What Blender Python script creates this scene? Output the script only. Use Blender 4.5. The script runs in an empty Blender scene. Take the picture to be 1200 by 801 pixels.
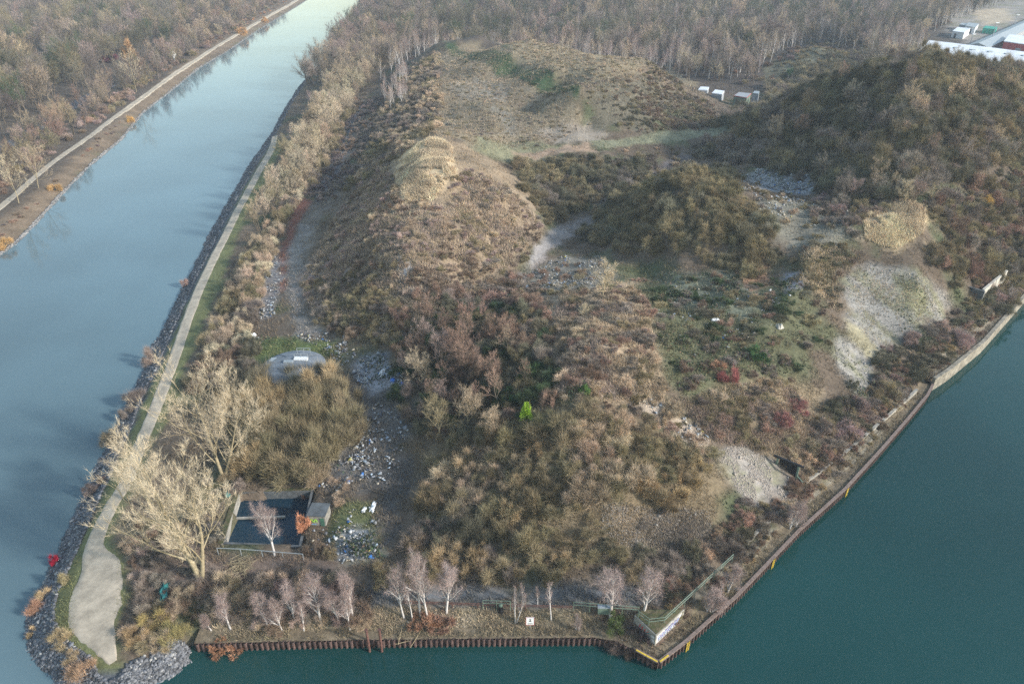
DENOISE = False; HAZE = 0.00022; EXPO = 1.12
import bpy, math, random
import numpy as np
from mathutils import Vector, Matrix
random.seed(11)
rng = np.random.default_rng(11)
scene = bpy.context.scene
COL = scene.collection
R = math.radians
PI = math.pi

# ------------------------------------------------------------------ camera
CAM_H, PITCH, F = 70.0, R(30.5), 857.0
sp, cp = math.sin(PITCH), math.cos(PITCH)

def pix(px, py, z):
    """point of the horizontal plane at height z seen at photo pixel (px, py)"""
    u = (px - 600) / F; v = -(py - 400.5) / F
    dx, dy, dz = u, cp + v * sp, -sp + v * cp
    t = (z - CAM_H) / dz
    return np.array([dx * t, dy * t, z])

def proj(x, y, z):
    yy = y; zz = z - CAM_H
    d = yy * cp - zz * sp
    v = yy * sp + zz * cp
    return 600 + F * x / d, 400.5 - F * v / d, d

cam_data = bpy.data.cameras.new('camera')
cam = bpy.data.objects.new('camera', cam_data)
COL.objects.link(cam)
cam.location = (0, 0, CAM_H)
cam.rotation_euler = (PI / 2 - PITCH, 0, 0)
cam_data.sensor_width = 36
cam_data.lens = 36 * F / 1200
cam_data.clip_start = 1
cam_data.clip_end = 9000
scene.camera = cam

# ------------------------------------------------------------------ helpers
def tag(o, label=None, cat=None, group=None, kind=None):
    if label: o['label'] = label
    if cat: o['category'] = cat
    if group: o['group'] = group
    if kind: o['kind'] = kind
    return o

def link(name, me, mats=None, parent=None, loc=None):
    o = bpy.data.objects.new(name, me)
    COL.objects.link(o)
    if mats is not None and me is not None and not me.materials:
        for m in (mats if isinstance(mats, (list, tuple)) else [mats]): me.materials.append(m)
    if parent is not None: o.parent = parent
    if loc is not None: o.location = loc
    return o

def empty(name, loc, rz=0):
    o = bpy.data.objects.new(name, None)
    COL.objects.link(o); o.location = loc; o.rotation_euler = (0, 0, rz)
    o.empty_display_size = .5
    return o

class MB:
    """collects shapes in a mesh"""
    def __init__(s): s.v = []; s.f = []; s.m = []
    def add(s, vs, fs, m=0):
        b = len(s.v); s.v += [tuple(v) for v in vs]
        s.f += [tuple(b + i for i in f) for f in fs]; s.m += [m] * len(fs); return s
    def box(s, c, d, rz=0, m=0, rx=0, ry=0):
        M = Matrix.Translation(c) @ Matrix.Rotation(rz, 4, 'Z') @ Matrix.Rotation(ry, 4, 'Y') @ Matrix.Rotation(rx, 4, 'X')
        vs = [M @ Vector((x * d[0] / 2, y * d[1] / 2, z * d[2] / 2)) for x in (-1, 1) for y in (-1, 1) for z in (-1, 1)]
        return s.add(vs, [(0, 1, 3, 2), (4, 6, 7, 5), (0, 4, 5, 1), (2, 3, 7, 6), (0, 2, 6, 4), (1, 5, 7, 3)], m)
    def tube(s, pts, rad, n=6, m=0, cap=True):
        pts = [Vector(p) for p in pts]
        rad = rad if isinstance(rad, (list, tuple)) else [rad] * len(pts)
        rings = []
        for i, p in enumerate(pts):
            d = (pts[min(i + 1, len(pts) - 1)] - pts[max(i - 1, 0)])
            if d.length < 1e-6: d = Vector((0, 0, 1))
            d.normalize()
            a = d.cross(Vector((0, 0, 1)) if abs(d.z) < .9 else Vector((1, 0, 0))).normalized()
            b = d.cross(a)
            rings.append([p + (a * math.cos(2 * PI * k / n) + b * math.sin(2 * PI * k / n)) * rad[i] for k in range(n)])
        vs = [v for r in rings for v in r]
        fs = [(i * n + k, i * n + (k + 1) % n, (i + 1) * n + (k + 1) % n, (i + 1) * n + k) for i in range(len(pts) - 1) for k in range(n)]
        if cap: fs += [tuple(range(n - 1, -1, -1)), tuple((len(pts) - 1) * n + k for k in range(n))]
        return s.add(vs, fs, m)
    def prism(s, poly, z0, z1, m=0):
        n = len(poly)
        z0s = z0 if isinstance(z0, (list, tuple)) else [z0] * n
        z1s = z1 if isinstance(z1, (list, tuple)) else [z1] * n
        vs = [(p[0], p[1], z0s[i]) for i, p in enumerate(poly)] + [(p[0], p[1], z1s[i]) for i, p in enumerate(poly)]
        fs = [(i, (i + 1) % n, n + (i + 1) % n, n + i) for i in range(n)] + [tuple(range(n - 1, -1, -1)), tuple(range(n, 2 * n))]
        return s.add(vs, fs, m)
    def mesh(s, name, mats=None, smooth=False):
        me = bpy.data.meshes.new(name)
        me.from_pydata(s.v, [], s.f)
        for m in (mats if isinstance(mats, (list, tuple)) else [mats]):
            if m: me.materials.append(m)
        if any(s.m): me.polygons.foreach_set('material_index', s.m)
        if smooth: me.polygons.foreach_set('use_smooth', [True] * len(s.f))
        me.update(); return me
    def build(s, name, mats, parent=None, loc=None, smooth=False):
        return link(name, s.mesh(name, mats, smooth), None, parent, loc)

def np_mesh(name, verts, faces, mat, colors=None, smooth=False, attr='Col'):
    """fast mesh of same-sized faces; colors per vertex"""
    me = bpy.data.meshes.new(name)
    nv = len(verts); nf, k = faces.shape
    me.vertices.add(nv); me.vertices.foreach_set('co', np.ascontiguousarray(verts, np.float32).ravel())
    me.loops.add(nf * k); me.loops.foreach_set('vertex_index', np.ascontiguousarray(faces, np.int32).ravel())
    me.polygons.add(nf)
    me.polygons.foreach_set('loop_start', np.arange(0, nf * k, k, dtype=np.int32))
    me.polygons.foreach_set('loop_total', np.full(nf, k, np.int32))
    if smooth: me.polygons.foreach_set('use_smooth', np.ones(nf, bool))
    me.update(calc_edges=True)
    if colors is not None:
        ca = me.attributes.new(attr, 'FLOAT_COLOR', 'POINT')
        c = np.ones((nv, 4), np.float32); c[:, :3] = colors
        ca.data.foreach_set('color', c.ravel())
    if mat: me.materials.append(mat)
    return me

# ------------------------------------------------------------------ materials
def mat(name, col, rough=.85, metal=0, var=.25, scale=2.0, bump=0.0, spec=.3, col2=None, detail=6):
    m = bpy.data.materials.new(name); m.use_nodes = True
    nt = m.node_tree; n = nt.nodes; b = n['Principled BSDF']
    b.inputs['Roughness'].default_value = rough; b.inputs['Metallic'].default_value = metal
    b.inputs['Specular IOR Level'].default_value = spec
    tc = n.new('ShaderNodeTexCoord'); nz = n.new('ShaderNodeTexNoise')
    nz.inputs['Scale'].default_value = scale; nz.inputs['Detail'].default_value = detail; nz.inputs['Roughness'].default_value = .65
    nt.links.new(tc.outputs['Object'], nz.inputs['Vector'])
    cr = n.new('ShaderNodeValToRGB'); e = cr.color_ramp.elements
    c2 = col2 if col2 else tuple(min(1, c * (1 + var)) for c in col)
    c1 = col if col2 else tuple(c * (1 - var) for c in col)
    e[0].position = .35; e[0].color = (*c1, 1); e[1].position = .65; e[1].color = (*c2, 1)
    nt.links.new(nz.outputs['Fac'], cr.inputs['Fac']); nt.links.new(cr.outputs['Color'], b.inputs['Base Color'])
    if bump:
        bp = n.new('ShaderNodeBump'); bp.inputs['Strength'].default_value = bump; bp.inputs['Distance'].default_value = .1
        nt.links.new(nz.outputs['Fac'], bp.inputs['Height']); nt.links.new(bp.outputs['Normal'], b.inputs['Normal'])
    return m

def twig_mat(name, rough=.9):
    """colour = instance tint x small variation inside the plant"""
    m = bpy.data.materials.new(name); m.use_nodes = True
    nt = m.node_tree; n = nt.nodes; b = n['Principled BSDF']
    b.inputs['Roughness'].default_value = rough; b.inputs['Specular IOR Level'].default_value = .1
    a = n.new('ShaderNodeAttribute'); a.attribute_type = 'INSTANCER'; a.attribute_name = 'tint'
    v = n.new('ShaderNodeAttribute'); v.attribute_type = 'GEOMETRY'; v.attribute_name = 'Col'
    mx = n.new('ShaderNodeMix'); mx.data_type = 'RGBA'; mx.blend_type = 'MULTIPLY'; mx.inputs['Factor'].default_value = 1
    nt.links.new(a.outputs['Color'], mx.inputs['A']); nt.links.new(v.outputs['Color'], mx.inputs['B'])
    nt.links.new(mx.outputs['Result'], b.inputs['Base Color'])
    return m

def vcol_mat(name, rough=.9, noise=.35, scale=3.0, bump=.0, spec=.2):
    m = bpy.data.materials.new(name); m.use_nodes = True
    nt = m.node_tree; n = nt.nodes; b = n['Principled BSDF']
    b.inputs['Roughness'].default_value = rough; b.inputs['Specular IOR Level'].default_value = spec
    v = n.new('ShaderNodeAttribute'); v.attribute_name = 'Col'
    out = v.outputs['Color']
    tc = n.new('ShaderNodeTexCoord')
    last = None
    for sc_, amt in ((scale, noise), (scale * .13, noise * .8), (scale * 4.1, noise * .9)):
        nz = n.new('ShaderNodeTexNoise'); nz.inputs['Scale'].default_value = sc_; nz.inputs['Detail'].default_value = 8
        nz.inputs['Roughness'].default_value = .72
        nt.links.new(tc.outputs['Object'], nz.inputs['Vector'])
        mr = n.new('ShaderNodeMapRange'); mr.inputs['From Min'].default_value = .3; mr.inputs['From Max'].default_value = .7
        mr.inputs['To Min'].default_value = 1 - amt; mr.inputs['To Max'].default_value = 1 + amt
        nt.links.new(nz.outputs['Fac'], mr.inputs['Value'])
        mx = n.new('ShaderNodeMix'); mx.data_type = 'RGBA'; mx.blend_type = 'MULTIPLY'; mx.inputs['Factor'].default_value = 1
        nt.links.new(out, mx.inputs['A']); nt.links.new(mr.outputs['Result'], mx.inputs['B'])
        out = mx.outputs['Result']
        if last is None: last = nz
    nt.links.new(out, b.inputs['Base Color'])
    if bump:
        bp = n.new('ShaderNodeBump'); bp.inputs['Strength'].default_value = bump; bp.inputs['Distance'].default_value = .25
        nt.links.new(last.outputs['Fac'], bp.inputs['Height']); nt.links.new(bp.outputs['Normal'], b.inputs['Normal'])
    return m

def water_mat(name, body, rough=.06, bump=.12, scale=1.2, sc2=.15):
    m = bpy.data.materials.new(name); m.use_nodes = True
    nt = m.node_tree; n = nt.nodes; b = n['Principled BSDF']
    b.inputs['Roughness'].default_value = rough; b.inputs['IOR'].default_value = 1.333
    tc = n.new('ShaderNodeTexCoord')
    mp = n.new('ShaderNodeMapping'); mp.inputs['Rotation'].default_value = (0, 0, .4); mp.inputs['Scale'].default_value = (1, .55, 1)
    nt.links.new(tc.outputs['Object'], mp.inputs['Vector'])
    nz = n.new('ShaderNodeTexNoise'); nz.inputs['Scale'].default_value = scale; nz.inputs['Detail'].default_value = 5; nz.inputs['Roughness'].default_value = .6
    nt.links.new(mp.outputs['Vector'], nz.inputs['Vector'])
    nl = n.new('ShaderNodeTexNoise'); nl.inputs['Scale'].default_value = .018; nl.inputs['Detail'].default_value = 4
    nt.links.new(tc.outputs['Object'], nl.inputs['Vector'])
    cr = n.new('ShaderNodeValToRGB'); e = cr.color_ramp.elements
    e[0].position = .35; e[0].color = (*[c * .80 for c in body], 1); e[1].position = .65; e[1].color = (*[c * 1.2 for c in body], 1)
    nt.links.new(nl.outputs['Fac'], cr.inputs['Fac']); nt.links.new(cr.outputs['Color'], b.inputs['Base Color'])
    bp = n.new('ShaderNodeBump'); bp.inputs['Strength'].default_value = bump; bp.inputs['Distance'].default_value = .1
    nt.links.new(nz.outputs['Fac'], bp.inputs['Height']); nt.links.new(bp.outputs['Normal'], b.inputs['Normal'])
    return m

M = {}
M['ground'] = vcol_mat('ground soil', noise=.34, scale=1.6, bump=.5)
M['tuft'] = vcol_mat('dry grass blades', noise=.15, scale=1.0)
M['stone'] = vcol_mat('loose stone', noise=.2, scale=6)
M['litter'] = vcol_mat('rubbish', noise=.1, scale=6, rough=.6)
M['twig'] = twig_mat('bare twigs')
M['bark'] = mat('grey brown bark', (.12, .095, .07), scale=3, var=.3)
M['bark_pale'] = mat('pale sunlit bark', (.30, .245, .15), scale=3, var=.25)  # pale bark of the poplars, single trees and cut branches
M['birch'] = mat('white birch bark', (.62, .58, .54), scale=2.5, var=.2, col2=(.42, .38, .35))
M['rust'] = mat('rusty sheet steel', (.085, .055, .048), scale=1.1, var=.55, rough=.8)
M['rust_cap'] = mat('weathered steel cap', (.20, .15, .125), scale=3, var=.3)
M['concrete'] = mat('weathered concrete', (.30, .28, .24), scale=1.2, var=.35, bump=.3)
M['concrete_dk'] = mat('dark wet and shaded concrete', (.11, .115, .115), scale=1.5, var=.35, bump=.3)  # also carries the painted shade of the slab wall's wing
M['concrete_lt'] = mat('pale concrete', (.46, .43, .37), scale=1.4, var=.2)
M['concrete_old'] = mat('stained old concrete', (.24, .215, .17), scale=.9, var=.4, bump=.3)
M['moss'] = mat('moss', (.05, .065, .022), scale=2.2, bump=.6, col2=(.13, .10, .06))
M['green'] = mat('green painted steel', (.14, .19, .145), scale=2, var=.2, rough=.55)
M['green_dk'] = mat('dark green steel', (.07, .16, .11), scale=2, var=.2, rough=.6)
M['galv'] = mat('galvanised steel', (.34, .37, .38), scale=4, var=.15, rough=.5, metal=.3)
M['white'] = mat('white sheet', (.78, .78, .76), scale=1.5, var=.08, rough=.6)
M['roofwhite'] = mat('white membrane roof', (.66, .68, .70), scale=.25, var=.14, rough=.6)
M['grey'] = mat('grey cladding', (.30, .31, .32), scale=1, var=.15)
M['bitumen'] = mat('roofing felt', (.10, .11, .115), scale=.8, var=.3)
M['yellow'] = mat('yellow paint', (.60, .42, .05), scale=3, var=.25, rough=.6)
M['red'] = mat('red paint', (.40, .07, .07), scale=2, var=.2, rough=.6)
M['rust_pipe'] = mat('rusty pipe', (.12, .06, .048), scale=3, var=.35)
M['black'] = mat('black plastic and shade', (.02, .02, .022), scale=3, var=.3, rough=.6)  # also the dark sheet standing for shade in the portal opening
M['blue'] = mat('blue plastic', (.05, .18, .55), scale=3, var=.1, rough=.5)
M['teal'] = mat('teal netting', (.03, .17, .16), scale=3, var=.3, rough=.7)
M['lime'] = mat('lime spray paint', (.35, .60, .10), scale=4, var=.2)
M['sprayblue'] = mat('pale blue spray paint', (.22, .42, .62), scale=4, var=.2)
M['sprayviolet'] = mat('violet spray paint', (.16, .13, .30), scale=4, var=.2)
M['sprayred'] = mat('red spray paint', (.42, .07, .06), scale=4, var=.2)
M['spraywhite'] = mat('white spray paint', (.52, .52, .51), scale=4, var=.1)
M['glass'] = mat('window glass', (.03, .04, .05), rough=.1, var=.1, spec=.5)
M['asphalt'] = mat('asphalt road', (.085, .09, .10), scale=1.2, var=.2)
M['canal_water'] = water_mat('canal water', (.10, .155, .172), rough=.05, bump=.09)
M['harbour_water'] = water_mat('harbour water', (.008, .045, .042), rough=.03, bump=.08)
M['basin_water'] = water_mat('basin water', (.010, .030, .048), rough=.03, bump=.02)

# ------------------------------------------------------------------ terrain
def vnoise(x, y, s, seed=0):
    x = np.asarray(x, float) / s + 1000.3 + seed * 17.7; y = np.asarray(y, float) / s + 1000.7 + seed * 9.1
    xi = np.floor(x).astype(np.int64); yi = np.floor(y).astype(np.int64); fx = x - xi; fy = y - yi
    fx = fx * fx * (3 - 2 * fx); fy = fy * fy * (3 - 2 * fy)
    def h(a, b):
        n = (a * 374761393 + b * 668265263 + seed * 974634777) & 0xffffffff
        n = ((n ^ (n >> 13)) * 1274126177) & 0xffffffff
        return ((n ^ (n >> 16)) & 0xffff) / 65535.0
    return (h(xi, yi) * (1 - fx) + h(xi + 1, yi) * fx) * (1 - fy) + (h(xi, yi + 1) * (1 - fx) + h(xi + 1, yi + 1) * fx) * fy

def fbm(x, y, s, o=4, seed=0):
    a = 0; w = 1; t = 0
    for k in range(o): a = a + w * vnoise(x, y, s / 2 ** k, seed + k); t += w; w *= .55
    return a / t

CP = """
60 740 1.6;110 700 2;130 620 2.2;160 540 2.2;200 440 2.4;240 340 2.4;280 250 2.6;320 170 2.6;80 690 1.8;150 690 1.9;180 640 2.2;200 700 2
240 745 1.5;320 742 1.5;400 738 1.5;480 738 1.5;560 735 1.6;640 735 1.6;700 735 1.6;240 700 2;320 700 2.2;400 700 2.4;450 700 2.6;560 700 2.8;640 698 2.8;700 700 2.6;760 705 2.6;500 690 2.8
260 650 2.6;380 650 2.8;420 640 3;260 580 2.6;350 570 3;420 600 3.2;430 540 3.6;400 500 3.8;340 480 3.2;280 480 2.8;330 420 4;290 380 3;420 430 4.2;380 400 4.5;245 520 2.4;220 600 2.2
345 360 4.5;345 310 4.5;360 270 4.5;385 220 4.5;405 170 4.5;425 120 4.5;440 95 4.5;300 330 3.2;330 250 3.4;370 170 3.4;400 100 3.4;470 30 3.2
500 190 22;520 200 21.5;470 225 18.5;560 208 19;600 230 15.5;640 285 7;610 315 7.5;560 345 9;450 280 15;420 330 9.5;400 300 9;380 335 5.5;400 390 5;450 400 6.5;500 400 9;480 330 12.5;540 350 9.5;520 260 18;560 270 14;480 290 16;430 250 12;590 290 10;500 165 21;440 215 10
540 150 16;600 172 14.5;560 100 17;650 150 16;690 160 15;740 155 14;830 150 11;860 150 10;560 38 24;620 45 25;560 62 17;650 80 25;650 110 17;600 90 17;600 62 24;680 102 25;700 75 26;760 70 24.5;740 100 23;720 125 20;795 120 13;845 118 3.5;870 128 5;852 136 6;830 142 8;830 105 4.5;720 140 17;690 148 15.5;780 135 13.5;575 130 16.5;625 130 16.5;530 75 17.5
515 60 18;515 100 18.5;500 150 19.5;480 130 13;475 95 12;440 130 5;455 95 5;430 165 5;520 48 20;470 165 13;450 190 8
620 187 13.5;700 183 13;760 187 11;640 250 7;690 242 6.5;740 245 7;760 215 8;785 198 9;720 270 7;660 265 6.5;650 215 10.5;700 210 10
770 222 17;810 208 20;860 228 18.5;900 270 15.5;700 298 7.5;760 308 8.5;840 312 11;900 330 11.5;740 255 11;780 270 14.5;840 270 16;930 285 14
850 195 13;920 210 14;880 225 15;960 225 14.5;1000 235 16;830 180 9.5;880 188 11.5;900 138 19.5;965 103 27.5;1030 84 34;1100 70 37.5;1180 86 36;1200 112 34.5;1050 150 28;1000 180 20;1100 200 22.5;1150 150 29.5;960 150 22;900 150 17;930 190 14.5
1200 200 25;1200 280 12;1195 322 3.5;1100 260 17;1060 250 18;1010 250 17;1150 255 16;1120 300 12.5;1000 300 15.5;1050 300 14.5;1110 375 4;1020 445 3.5;1060 418 3.5;1130 352 5;1165 352 4;960 290 15;940 330 13.5;970 385 10.5;1000 350 13;1160 300 10;985 400 9;1000 420 5.5
1090 432 3;1050 480 2.4;980 550 2.2;900 630 2;830 695 2;1150 388 3;1188 345 3;1000 500 3;940 585 2.4;870 640 2.4;800 690 2.4
760 340 11;820 350 12;860 345 12.3;900 370 12.5;860 400 12;820 420 12;900 430 11;950 430 8;930 480 4.8;890 500 7;840 480 10.5;840 515 9.5;870 540 7;930 590 2.6;780 600 5.5;800 650 3;850 620 3;820 560 8.2;700 315 9;640 330 9;670 325 9;960 500 3.4;900 545 5
720 345 14.5;750 375 14;700 400 16.5;720 440 15.5;760 480 13;640 460 12.5;600 500 10.5;680 490 14;620 420 13;560 430 11;520 400 10;500 450 8;480 490 5.5;560 500 9;520 530 6;480 560 3.8;470 600 3.4;500 640 3.4;600 560 8;650 540 9.8;700 560 9.5;750 550 9.5;560 620 5;620 620 5.5;700 620 5.8;560 670 3.2;650 680 3;700 670 3.2;760 655 3;460 440 5;440 470 4
0 240 2.5;100 165 2.5;200 85 2.5;300 30 2.5;0 100 3;100 50 3;200 20 3;0 20 3;340 5 2.5;50 150 3
560 10 4;700 30 4;800 60 4;900 60 4;900 90 4.5;1100 25 4;1000 45 4;640 35 4;450 15 3.5;960 55 14.5;900 82 6;1005 72 9;930 70 9.5
"""
cps = []
for line in CP.replace('\n', ';').split(';'):
    t = line.split()
    if len(t) == 3: cps.append(pix(float(t[0]), float(t[1]), float(t[2])))
cps += [np.array(p, float) for p in [(165, 255, 10), (110, 262, 9), (210, 260, 12), (190, 200, 34), (140, 225, 28), (250, 220, 20), (80, 330, 4), (140, 330, 4), (250, 330, 4), (300, 150, 4), (260, 120, 4),
    (-10, 375, 4), (60, 360, 4), (30, 385, 4), (-80, 400, 3), (0, 900, 4), (500, 900, 4), (-500, 900, 3), (-500, 200, 3), (600, 300, 4), (-300, 400, 3), (300, 500, 4),
    (1500, 0, 4), (-1500, 0, 3), (0, 2500, 5), (2500, 2500, 5), (-2500, 2500, 5), (0, -500, 2), (0, 30, 1.5), (-60, 30, 1.5), (80, 40, 1.5)]]
cps = np.array(cps)
def rbf_fit(P, lam=1.2):
    n = len(P); d = np.hypot(P[:, None, 0] - P[None, :, 0], P[:, None, 1] - P[None, :, 1])
    A = np.zeros((n + 3, n + 3)); A[:n, :n] = -d + lam * np.eye(n) * .5
    A[:n, n] = 1; A[:n, n + 1] = P[:, 0] / 100; A[:n, n + 2] = P[:, 1] / 100; A[n:, :n] = A[:n, n:].T
    b = np.zeros(n + 3); b[:n] = P[:, 2]
    return np.linalg.solve(A, b)
W = rbf_fit(cps)
def rbf(x, y):
    out = np.full(x.shape, W[-3]) + W[-2] * x / 100 + W[-1] * y / 100
    for i in range(len(cps)): out -= W[i] * np.hypot(x - cps[i, 0], y - cps[i, 1])
    return out

def poly_pix(s, z=0):
    return [pix(*map(float, p.split()), z)[:2] for p in s.split(';')]
RIP = poly_pix("455 -60;430 0;405 38;375 75;352 100;335 126;319 156;295 190;275 225;253 263;233 304;217 334;200 370;184 402;167 440;147 480;133 514;120 540;110 564;96 592;80 627;70 651;57 677;43 704;35 734;38 756;50 777;66 792;82 803;110 816;150 816;183 797;207 787;224 770;230 761")
QUAY = poly_pix("230 761;400 757;560 755;697 754;720 758;745 769;770 783;800 760;860 706;933 629;987 580;1029 534;1060 498;1083 470;1090 457")
CONC = poly_pix("1090 457;1107 446;1147 413;1200 353;1262 295;1330 240")
LEFT = poly_pix("430 -60;395 -28;360 0;333 17;300 37;267 60;233 80;200 107;167 133;143 163;110 190;77 223;37 267;20 284;0 299;-70 360;-150 420;-300 560")
pen_poly = RIP + QUAY[1:] + CONC[1:] + [np.array((900., 330.)), np.array((4000., 400.)), np.array((4000., 5000.)), np.array((RIP[0][0] + 60, 5000.))]
left_poly = LEFT + [np.array((-600., 0.)), np.array((-4000., 0.)), np.array((-4000., 5000.)), np.array((LEFT[0][0], 5000.))]
def inside(x, y, poly):
    r = np.zeros(np.shape(x), bool); n = len(poly)
    for i in range(n):
        x1, y1 = poly[i]; x2, y2 = poly[(i + 1) % n]
        if y1 == y2: continue
        c = ((y1 > y) != (y2 > y)) & (x < (x2 - x1) * (y - y1) / (y2 - y1) + x1)
        r ^= c
    return r
def segdist(x, y, pts):
    d = np.full(np.shape(x), 1e9)
    for a, b in zip(pts[:-1], pts[1:]):
        ex, ey = b[0] - a[0], b[1] - a[1]; L = ex * ex + ey * ey + 1e-9
        t = np.clip(((x - a[0]) * ex + (y - a[1]) * ey) / L, 0, 1)
        d = np.minimum(d, np.hypot(x - a[0] - t * ex, y - a[1] - t * ey))
    return d
QTOP = 1.15
POOL = poly_pix("283 585;366 583;352 647;265 643", 1.2)
def height_raw(x, y):
    z = rbf(x, y)
    rough_w = np.clip((z - 3) / 4, 0.12, 1)
    far = np.clip((y - 350) / 200, 0, 1)
    z = z + (fbm(x, y, 14, 4, 3) - .5) * 3.2 * rough_w * (1 - far * .7) + (fbm(x, y, 3, 3, 9) - .5) * .9 * rough_w
    z = np.maximum(z, 1.35)
    pen = inside(x, y, pen_poly); lef = inside(x, y, left_poly)
    jag = (fbm(x, y, 5, 3, 21) - .5) * 1.4
    dr = segdist(x, y, RIP) + jag; dl = segdist(x, y, LEFT) + jag
    dq = segdist(x, y, QUAY); dc = segdist(x, y, CONC)
    zi = np.minimum(z, np.maximum(dr * .5, .02))
    zi = np.minimum(zi, np.where(dq < 1.3, -3 + (np.minimum(z, QTOP) + 2.98) * np.clip(dq / 1.3, 0, 1) ** .8, QTOP - .02 + (dq - 1.3) * .5))
    zi = np.minimum(zi, np.where(dc < 1.3, -3 + (np.minimum(z, 2.5) + 2.98) * np.clip(dc / 1.3, 0, 1) ** .8, 2.5 + (dc - 1.3) * .8))
    zl = np.minimum(z, np.maximum(dl * .4, .02))
    dout = np.minimum(np.minimum(dr, dl), 8)
    zo = -np.clip(np.minimum(dout, 6) * .5, .02, 3)
    zo = np.where(np.minimum(dq, dc) < np.minimum(dr, dl), -3, zo)
    h = np.where(pen, zi, np.where(lef, zl, zo))
    # sunken basin
    ip = inside(x, y, POOL); dp = segdist(x, y, POOL + [POOL[0]])
    h = np.where(ip, -1.0, np.where(pen & (dp < 4), np.minimum(np.maximum(h, 2.42), 2.62), h))
    return h

def axis(segs):
    out = [segs[0][0]]
    for a, b, s in segs:
        n = max(1, int(round((b - a) / s))); out += list(a + (b - a) * (np.arange(1, n + 1) / n))
    return np.array(out)
GX = axis([(-3600, -700, 150), (-700, -260, 11), (-260, -110, 2.5), (-110, 120, .9), (120, 230, 1.8), (230, 600, 6), (600, 3600, 150)])
GY = axis([(-300, 30, 40), (30, 130, .8), (130, 240, 1.2), (240, 420, 2.2), (420, 800, 6), (800, 4500, 180)])
XX, YY = np.meshgrid(GX, GY)
HH = height_raw(XX, YY)

def H(x, y):
    x = np.asarray(x, float); y = np.asarray(y, float)
    i = np.clip(np.searchsorted(GX, x) - 1, 0, len(GX) - 2); j = np.clip(np.searchsorted(GY, y) - 1, 0, len(GY) - 2)
    fx = np.clip((x - GX[i]) / (GX[i + 1] - GX[i]), 0, 1); fy = np.clip((y - GY[j]) / (GY[j + 1] - GY[j]), 0, 1)
    return (HH[j, i] * (1 - fx) + HH[j, i + 1] * fx) * (1 - fy) + (HH[j + 1, i] * (1 - fx) + HH[j + 1, i + 1] * fx) * fy

def HQ(x, y):
    '''ground height, with the made-up strip behind the quay walls'''
    z = H(x, y); pen = inside(x, y, pen_poly)
    z = np.where(pen & (segdist(x, y, QUAY) < 1.8), np.maximum(z, QTOP - .03), z)
    return np.where(pen & (segdist(x, y, CONC) < 1.8), np.maximum(z, 2.4), z)

def hit(px, py):
    """first terrain point along the photo pixel's ray"""
    u = (px - 600) / F; v = -(py - 400.5) / F
    d = np.array([u, cp + v * sp, -sp + v * cp])
    ts = 40 * 1.004 ** np.arange(760)
    P = d[None] * ts[:, None]; zz = CAM_H + P[:, 2]
    below = zz <= np.maximum(H(P[:, 0], P[:, 1]), 0)
    if not below.any(): return pix(px, py, 0)
    k = int(np.argmax(below)); a, b = ts[max(k - 1, 0)], ts[k]
    for _ in range(14):
        m_ = (a + b) / 2; p = d * m_
        if CAM_H + p[2] <= max(float(H(p[0], p[1])), 0): b = m_
        else: a = m_
    p = d * b
    return np.array([p[0], p[1], max(float(H(p[0], p[1])), 0)])
def hpoly(s):
    return [hit(*map(float, p.split())) for p in s.split(';')]
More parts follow.
